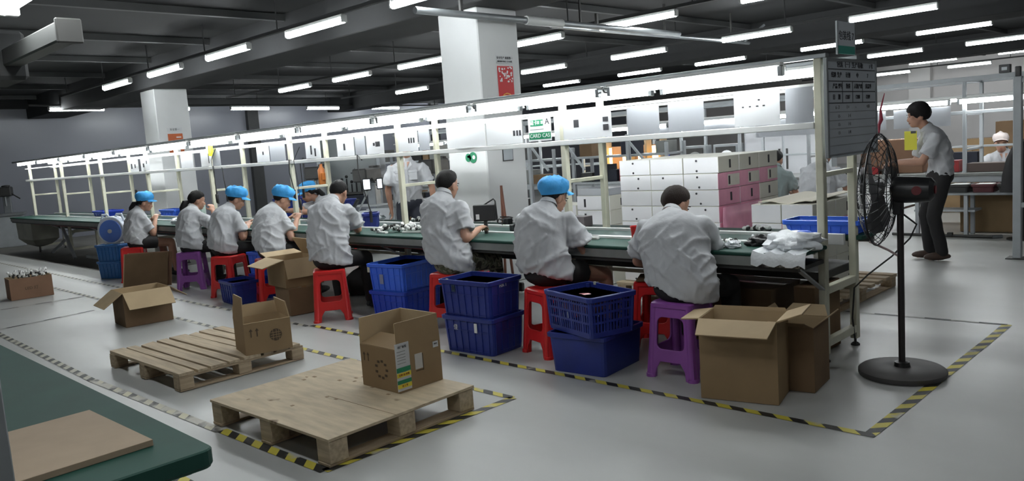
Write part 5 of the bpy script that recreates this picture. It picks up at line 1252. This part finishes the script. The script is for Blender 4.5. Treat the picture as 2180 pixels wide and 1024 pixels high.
# ================================================================ the second bench line and background
def simple_bench(label, x0, x1, y0, y1, posts, zt=.76, top=1.95, light_y=None, mtop=M_grey):
    t = thing('assembly_bench', label, 'workbench', ((x0 + x1) / 2, (y0 + y1) / 2, 0)); ox, oy = (x0 + x1) / 2, (y0 + y1) / 2
    def B(a, b, name, m, bev=.004): MB().span((a[0] - ox, a[1] - oy, a[2]), (b[0] - ox, b[1] - oy, b[2])).build(name, m, t, bev)
    B((x0, y0, zt - .04), (x1, y1, zt), 'bench_top', mtop); B((x0, y0 + .03, zt - .12), (x1, y0 + .06, zt - .04), 'fascia', M_steelp)
    B((x0 + .1, y0 + .15, .28), (x1 - 2.4, y1 - .15, .31), 'lower_shelf', M_steel)
    ya, yb = y0 + .12, y1 - .12
    for x in posts:
        for y in (ya, yb): B((x - .022, y - .022, 0), (x + .022, y + .022, top), 'post', M_steelp)
        for z in (1.05, 1.5, top - .03): B((x - .015, ya, z - .015), (x + .015, yb, z + .015), 'cross_bar', M_steelp)
    for y in (ya, yb):
        B((x0, y - .02, 1.50), (x1, y + .02, 1.545), 'middle_rail', M_steelp); B((x0, y - .025, top - .04), (x1, y + .025, top + .02), 'top_rail', M_steelp); B((x0, y - .012, 1.72), (x1, y + .012, 1.745), 'sheet_rail', M_aluw)
    for y in (yb,): B((x0, y - .015, 1.05), (x1, y + .015, 1.08), 'back_rail', M_steelp)
    return t
B2X = [-1.75, -3.05, -5.1, -6.2, -7.25, -8.3, -9.35, -10.4, -11.5, -12.6, -13.7, -14.8]
simple_bench('grey framed second bench line beyond the white cartons', -15.0, -1.4, 11.25, 12.25, B2X)
n2 = 0
for y, zz in ((11.32, 1.655), (12.15, 1.70)):
    for i in range(9):
        o = copy_tree(fx); o.location = (-2.45 - 1.42 * i, y, zz); o['label'] = 'tube fixture over the second bench line, %s row, %s from its end' % ('front' if y < 12 else 'rear', ORD[i]); o['group'] = 'tube fixtures over the second bench'
for k, (x0, x1) in enumerate(((-3.9, -3.2), (-5.9, -4.0), (-7.0, -6.2), (-8.2, -7.3))):
    sheet(x0, x1, 11.33, 1.37 if k < 2 else 1.55, 1.62 if k < 2 else 1.72, 'grey white sheet on the second bench frame, %s from its end' % ORD[k], m=M_acryl)
lowt = thing('low_table', 'low grey trestle shelf before the second bench holding trays', 'table', (-2.6, 11.0, 0))
MB().box((0, 0, .53), (1.9, .36, .03)).build('table_top', M_steel, lowt, .004)
for sx in (-.86, -.30, .86):
    for sy in (-.14, .14): MB().box((sx, sy, .2575), (.045, .045, .515)).build('leg', M_steelp, lowt, .003)
MB().box((-.55, 0, .32), (.7, .3, .025)).build('lower_shelf', M_steelp, lowt, .003)
for k, x in enumerate((-3.28, -3.0, -2.72, -2.44)):
    t = crate('dark_tray', 'dark tray of white parts on the low shelf, %s from the standing boy' % ORD[k], M_darks if k % 2 else mat('maroon_tray', (.10, .025, .03), .5), .24, .26, .10, (x, 11.0, .546), 0, group='dark trays on the low shelf', cat='tray', ribs=False)
    MB().box((0, 0, .075), (.18, .20, .05)).build('white_parts', M_lens, t, .004)
carton('closed_carton', 'large brown carton on the floor below the low trestle shelf', .62, .42, .47, (-2.78, 11.52, .003), 0, closed=True, m=M_card)
slab('yellow_can', 'yellow can on the lower shelf behind the standing boy', 'can', (-3.5, 11.6, .425), (.16, .16, .22), mat('can_yellow', (.42, .34, .02), .5), .2, .01)
slab('display_unit', 'dark red and white device on the second bench', 'device', (-3.3, 11.55, .84), (.32, .22, .15), M_redd); slab('parts_case', 'wide brown parts case on the second bench edge', 'case', (-2.72, 11.5, .82), (.62, .25, .11), mat('dark_brown_case', (.09, .06, .05), .5))
slab('blue_case', 'dark blue case on the second bench beside the capped worker', 'case', (-3.3, 12.2, .88), (.42, .22, .22), M_navy)
for k, (x, y, z, w_, h_, lb) in enumerate(((-3.42, 13.9, .0, .55, 1.12, 'tall brown carton behind the worker in the pale cap'), (-2.92, 13.75, .0, .62, 1.36, 'largest brown carton stack behind the worker in the pale cap'), (-3.85, 13.8, .0, .5, 1.0, 'shorter brown carton behind the dark blue case'))):
    carton('closed_carton', lb, w_, .5, h_, (x, y, .003), .1 * k, closed=True, m=M_card if k != 1 else M_cardd)
# dark jacket on a stand at the right
t = thing('hanging_jacket', 'black jacket hung on a stand before the worker in the pale cap', 'jacket', (-2.28, 10.75, 0))
mb = MB(); mb.ring_loft([[V(a * math.cos(2 * PI * j / 16) * (1 + .12 * math.sin(j * 2.5)), b_ * math.sin(2 * PI * j / 16), z) for j in range(16)] for z, a, b_ in ((.56, .20, .10), (.75, .19, .09), (.95, .15, .08), (1.08, .10, .06), (1.14, .03, .03))]); mb.build('cloth', M_trou, t, smooth=True)
mb = MB(); mb.tube([(0, 0, .02), (0, 0, 1.17)], .018, 8); mb.lathe([(.16, 0), (.16, .015), (.02, .03)], 16); mb.build('stand', M_darks, t)
MB().tube([(-.05, 0, 1.12), (.05, -.02, 1.16), (.16, -.04, 1.12)], .014, 8).build('hanger_arm', M_black, t)
# frame post close on the right with its rail
t = thing('frame_post', 'tall white frame post standing at the aisle beside the low shelf', 'post', (-2.02, 9.33, 0))
MB().box((0, 0, .92), (.075, .075, 1.84)).build('post', M_steelp, t, .006); MB().box((0, 0, .005), (.18, .18, .01)).build('foot_plate', M_darks, t); MB().bar((.03, 0, 1.80), (1.2, 0, 1.80), .05).build('top_rail', M_steelp, t, .004); MB().bar((.03, 0, .55), (1.2, 0, .55), .05).build('lower_rail', M_steelp, t, .004)
MB().bar((1.2, 0, 0), (1.2, 0, 2.0), .06).build('post', M_steelp, t, .006); MB().box((0, 0, 1.89), (.05, .05, .1)).build('sensor', M_black, t, .006)
t = thing('floor_pipe', 'long dark pipe lying on the floor beyond the standing boy', 'pipe', (-3.0, 10.75, .02)); MB().tube([(-.75, .05, 0), (.42, -.02, 0)], .018, 8).build('pipe', M_darks, t); MB().tube([(.40, -.02, 0), (.50, .06, .0)], .022, 8).build('elbow', M_steel, t); MB().box((-.05, 0, .022), (.06, .05, .04)).build('clamp', M_darks, t, .003)
# brown carton and frames beyond the fan
carton('closed_carton', 'brown carton on the second bench seen through the fan cage', .80, .45, .46, (-4.02, 11.75, .762), .05, closed=True, m=M_cardr)
for k in range(5): slab('parts_box', 'small box in the row on the second bench seen through the fan, %s' % ORD[k], 'box', (-4.75 + .18 * k, 11.45, .81), (.14, .14, .10), [M_steelp, M_darks, M_wbox, M_redd, M_darks][k], .1 * k, group='small boxes on the second bench')
# grey cabinet, fans and warm lamps beyond the carton stack
t = thing('grey_cabinet', 'grey steel cabinet beyond the tall carton stack', 'cabinet', (-6.45, 13.6, 0), 0)
MB().box((0, 0, .78), (1.5, .45, 1.56)).build('body', M_steelp, t, .008)
for s in (-1, 1):
    d = MB().box((s * .37, -.235, .80), (.70, .02, 1.44)).build('door', mat('cabinet_door', (.46, .47, .49), .45), t, .005); MB().box((s * .07, -.252, .95), (.03, .02, .36)).build('handle', M_darks, d)
for k, x in enumerate((-6.75, -7.35)):
    t = thing('box_fan', 'dark square fan box with a pale ring, %s beside the grey cabinet' % ORD[k], 'fan', (x, 11.9, .762)); MB().box((0, .1, .27), (.46, .2, .52)).build('case', M_steel, t, .006); MB().box((0, -.005, .31), (.36, .02, .36)).build('grille', M_darks, t, .004)
    MB().lathe([(.13, 0), (.13, .012), (.055, .016), (.055, .0)], 20, (.03, -.012, .30), (0, -1, 0)).build('ring', M_wbox if k == 0 else M_grey, t, smooth=True); MB().lathe([(.05, 0), (.05, .02)], 14, (.03, -.02, .30), (0, -1, 0)).build('hub', M_darks, t)
slab('blue_board', 'blue panel standing beside the fan boxes', 'panel', (-7.95, 11.9, 1.02), (.20, .05, .52), M_bluem)
t = thing('test_rack', 'brown burn-in rack of glowing warm lamps beyond the cartons', 'rack', (-8.45, 11.72, .762)); MB().box((0, .12, .30), (1.2, .04, .60)).build('back_panel', M_cardr, t, .004)
for x in (-.6, -.08, .28, .6): MB().box((x, .02, .36), (.05, .16, .72)).build('upright', mat('rack_wood', (.26, .18, .10), .6), t, .004)
mb = MB()
for x, n_ in ((-.52, 1), (-.22, 2), (-.14, 2), (.12, 1), (.42, 2), (.48, 2)):
    l = MB(); l.tube([(x, -.02, .14), (x, -.02, .58)], .026, 8); l.build('glowing_lamp', M_orange, t)
# racks with goods seen between the bench frame and the column
def rack(label, x, y, rz, w_, d_, h_, levels, seed, m=M_steelp):
    t = thing('storage_rack', label, 'rack', (x, y, 0), rz); rr = random.Random(seed)
    for sx in (-1, 1):
        for sy in (-1, 1): MB().box((sx * (w_ / 2 - .02), sy * (d_ / 2 - .02), h_ / 2), (.04, .04, h_)).build('upright', m, t, .003)
    for k in range(levels):
        z = .2 + (h_ - .35) * k / (levels - 1); MB().box((0, 0, z), (w_ - .05, d_, .03)).build('shelf', m, t, .003)
        xx = -w_ / 2 + .08
        while xx < w_ / 2 - .22:
            bw = rr.uniform(.14, .32); bh = rr.uniform(.10, .26)
            if rr.random() < .8 and xx + bw < w_ / 2 - .05:
                o = slab('stored_box', 'goods box on %s, shelf %s up, %s along' % (label, ORD[k], ORD[int((xx + w_ / 2) / .2)]), 'box', (0, 0, 0), (bw, d_ * .6, bh), rr.choice([M_darks, M_darks, M_grey, M_cardd, M_redd, M_navy, M_steelp, M_trou]), 0)
                c, s_ = math.cos(rz), math.sin(rz); o.location = (x + c * (xx + bw / 2), y + s_ * (xx + bw / 2), z + .0155); o.rotation_euler.z = rz; o['group'] = 'goods boxes on the racks'
            xx += bw + .04
    return t
rack('grey rack beside the broom sticks', -8.35, 8.7, 0, 1.7, .45, 1.42, 4, 4)
rack('grey rack behind the blue cap', -6.55, 8.9, 0, 1.6, .45, 1.42, 4, 5)
rack('grey rack behind the standing man', -11.2, 9.3, 0, 1.8, .5, 1.5, 4, 7)
rack('grey rack left of the standing man', -13.6, 9.6, 0, 1.8, .5, 1.5, 4, 9)
rack('steel rack by the far wall', -18.0, 11.5, 0, 1.8, .5, 1.6, 4, 12, M_steel)
for k, (x, y, h_) in enumerate(((-7.2, 8.35, 1.6), (-7.9, 8.4, 1.6), (-6.3, 8.6, 1.55))):
    t = thing('frame_pole', 'grey frame pole among the racks behind the bench, %s' % ORD[k], 'pole', (x, y, 0), 0, 'frame poles among the racks'); MB().box((0, 0, h_ / 2), (.05, .05, h_)).build('pole', M_steelp, t, .004); MB().bar((0, 0, h_ * .95), (.35, 0, h_ * .70), .03).build('brace', M_steelp, t, .003); MB().box((0, 0, .005), (.12, .12, .01)).build('foot_plate', M_steel, t)
slab('cloth_bundle', 'grey flattened bundle on the white cartons with slots', 'bundle', (-5.25, 6.68, .965), (.42, .34, .075), M_acryl)
# small press machines behind the far workers
def press(label, x, y, rz, s=1.0, m=M_steelp):
    t = thing('press_machine', label, 'machine', (x, y, 0), rz)
    MB().box((0, 0, .36 * s), (.6 * s, .5 * s, .72 * s)).build('cabinet', m, t, .01); MB().box((0, 0, .75 * s), (.7 * s, .6 * s, .06 * s)).build('table', M_steel, t, .006)
    MB().box((0, .18 * s, 1.05 * s), (.16 * s, .16 * s, .56 * s)).build('column', M_steel, t, .01); MB().box((0, .02, 1.28 * s), (.28 * s, .46 * s, .22 * s)).build('head', M_darks, t, .02)
    MB().tube([(0, -.08 * s, 1.18 * s), (0, -.08 * s, .95 * s)], .025 * s, 10).build('spindle', M_steel, t); MB().tube([(.14 * s, -.05, 1.22 * s), (.30 * s, -.15 * s, 1.10 * s)], .014, 8).build('lever', M_darks, t); MB().lathe([(.09, 0), (.09, .04), (.03, .05)], 16, (0, .25 * s, 1.38 * s)).build('motor_cap', M_darks, t)
    return t
press('grey drill press machine against the far wall', -21.4, 4.9, R_(70), 1.0, M_steelp)
press('small dark press machine behind the second capped worker', -12.3, 7.6, R_(30))
press('small press machine behind the leaning man', -10.4, 7.3, R_(20), .95)
press('small press machine near the standing man', -9.6, 8.0, R_(15), 1.0)
t = thing('office_chair', 'dark office chair beyond the far bench end', 'chair', (-18.6, 7.0, .0), R_(150))
MB().box((0, 0, .46), (.46, .46, .08)).build('seat', M_trou, t, .02); MB().box((0, .22, .84), (.44, .06, .56)).build('backrest', M_trou, t, .02); MB().tube([(0, 0, .06), (0, 0, .43)], .03, 10).build('gas_column', M_darks, t)
for k in range(5): a = 2 * PI * k / 5; MB().bar((0, 0, .06), (.27 * math.cos(a), .27 * math.sin(a), .03), .04, .03).build('leg', M_darks, t, .004)
# white cabinets and door frame behind the left workers
t = thing('glass_cabinet', 'pale cabinet of hanging tools behind the second capped worker', 'cabinet', (-12.4, 8.4, 0), R_(40))
MB().box((0, .2, .95), (1.1, .03, 1.9)).build('back_panel', mat('pale_grey_panel', (.32, .35, .35), .4), t, .004)
for s in (-1, 1): MB().box((s * .55, 0, .95), (.07, .42, 1.9)).build('side', M_steel, t, .005)
MB().box((0, 0, .85), (1.04, .40, .03)).build('shelf', M_darks, t, .003); MB().box((0, 0, .42), (1.04, .40, .80)).build('lower_box', M_navy, t, .006)
for k in range(7): 
    x = -.3 + .09 * k; mb = MB(); mb.tube([(x, .0, .87), (x, 0, 1.02 + .05 * (k % 3))], .014, 6); mb.ell((x, 0, 1.06 + .05 * (k % 3)), (.03, .03, .03), None, 8, 6); mb.build('tool_holder', M_black, t)
mb = MB(); mb.tube([(.05, 0, .87), (.05, 0, 1.3)], .008, 6); mb.box((.05, 0, 1.22), (.16, .02, .02)); mb.build('tool_stand', M_black, t)
t = thing('orange_bottle', 'orange bottle hanging from the rear bench rail behind the leaning man', 'bottle', (-8.48, 5.30, 1.20)); MB().lathe([(.04, 0), (.045, .02), (.045, .18), (.018, .22), (.018, .25)], 12).build('bottle_body', mat('orange_plastic', (.40, .12, .02), .4), t, smooth=True); MB().box((.02, 0, .10), (.08, .06, .09)).build('strap', mat('orange_plastic', (.30, .08, .02), .4), t, .006); MB().tube([(0, 0, .24), (0, .02, .29)], .004, 6).build('hang_cord', M_rub, t)
for k, (x, y, lb) in enumerate(((-11.2, 6.5, 'steel table under the tall navy bin'), (-10.2, 6.55, 'steel table under the navy bin on the machine side'))):
    t = thing('side_table', lb, 'table', (x, y, 0)); MB().box((0, 0, .53), (.8, .6, .036)).build('table_top', M_steel, t, .004)
    for sx in (-1, 1):
        for sy in (-1, 1): MB().box((sx * .36, sy * .26, .256), (.04, .04, .512)).build('leg', M_steel, t, .003)
# wiring rail panel on the back wall lights etc
for k, (x, w_) in enumerate(((-2.6, .12), (-4.4, .10))):
    t = thing('wall_box', 'small black box on the top rail of the second bench, %s' % ('nearer the post' if k == 0 else 'farther from the post'), 'box', (x, 11.37, 1.972), 0); MB().box((0, 0, .05), (w_, .08, .10)).build('case', M_black, t, .004); MB().box((0, -.042, .05), (w_ * .5, .004, .04)).build('plate', M_steel, t)
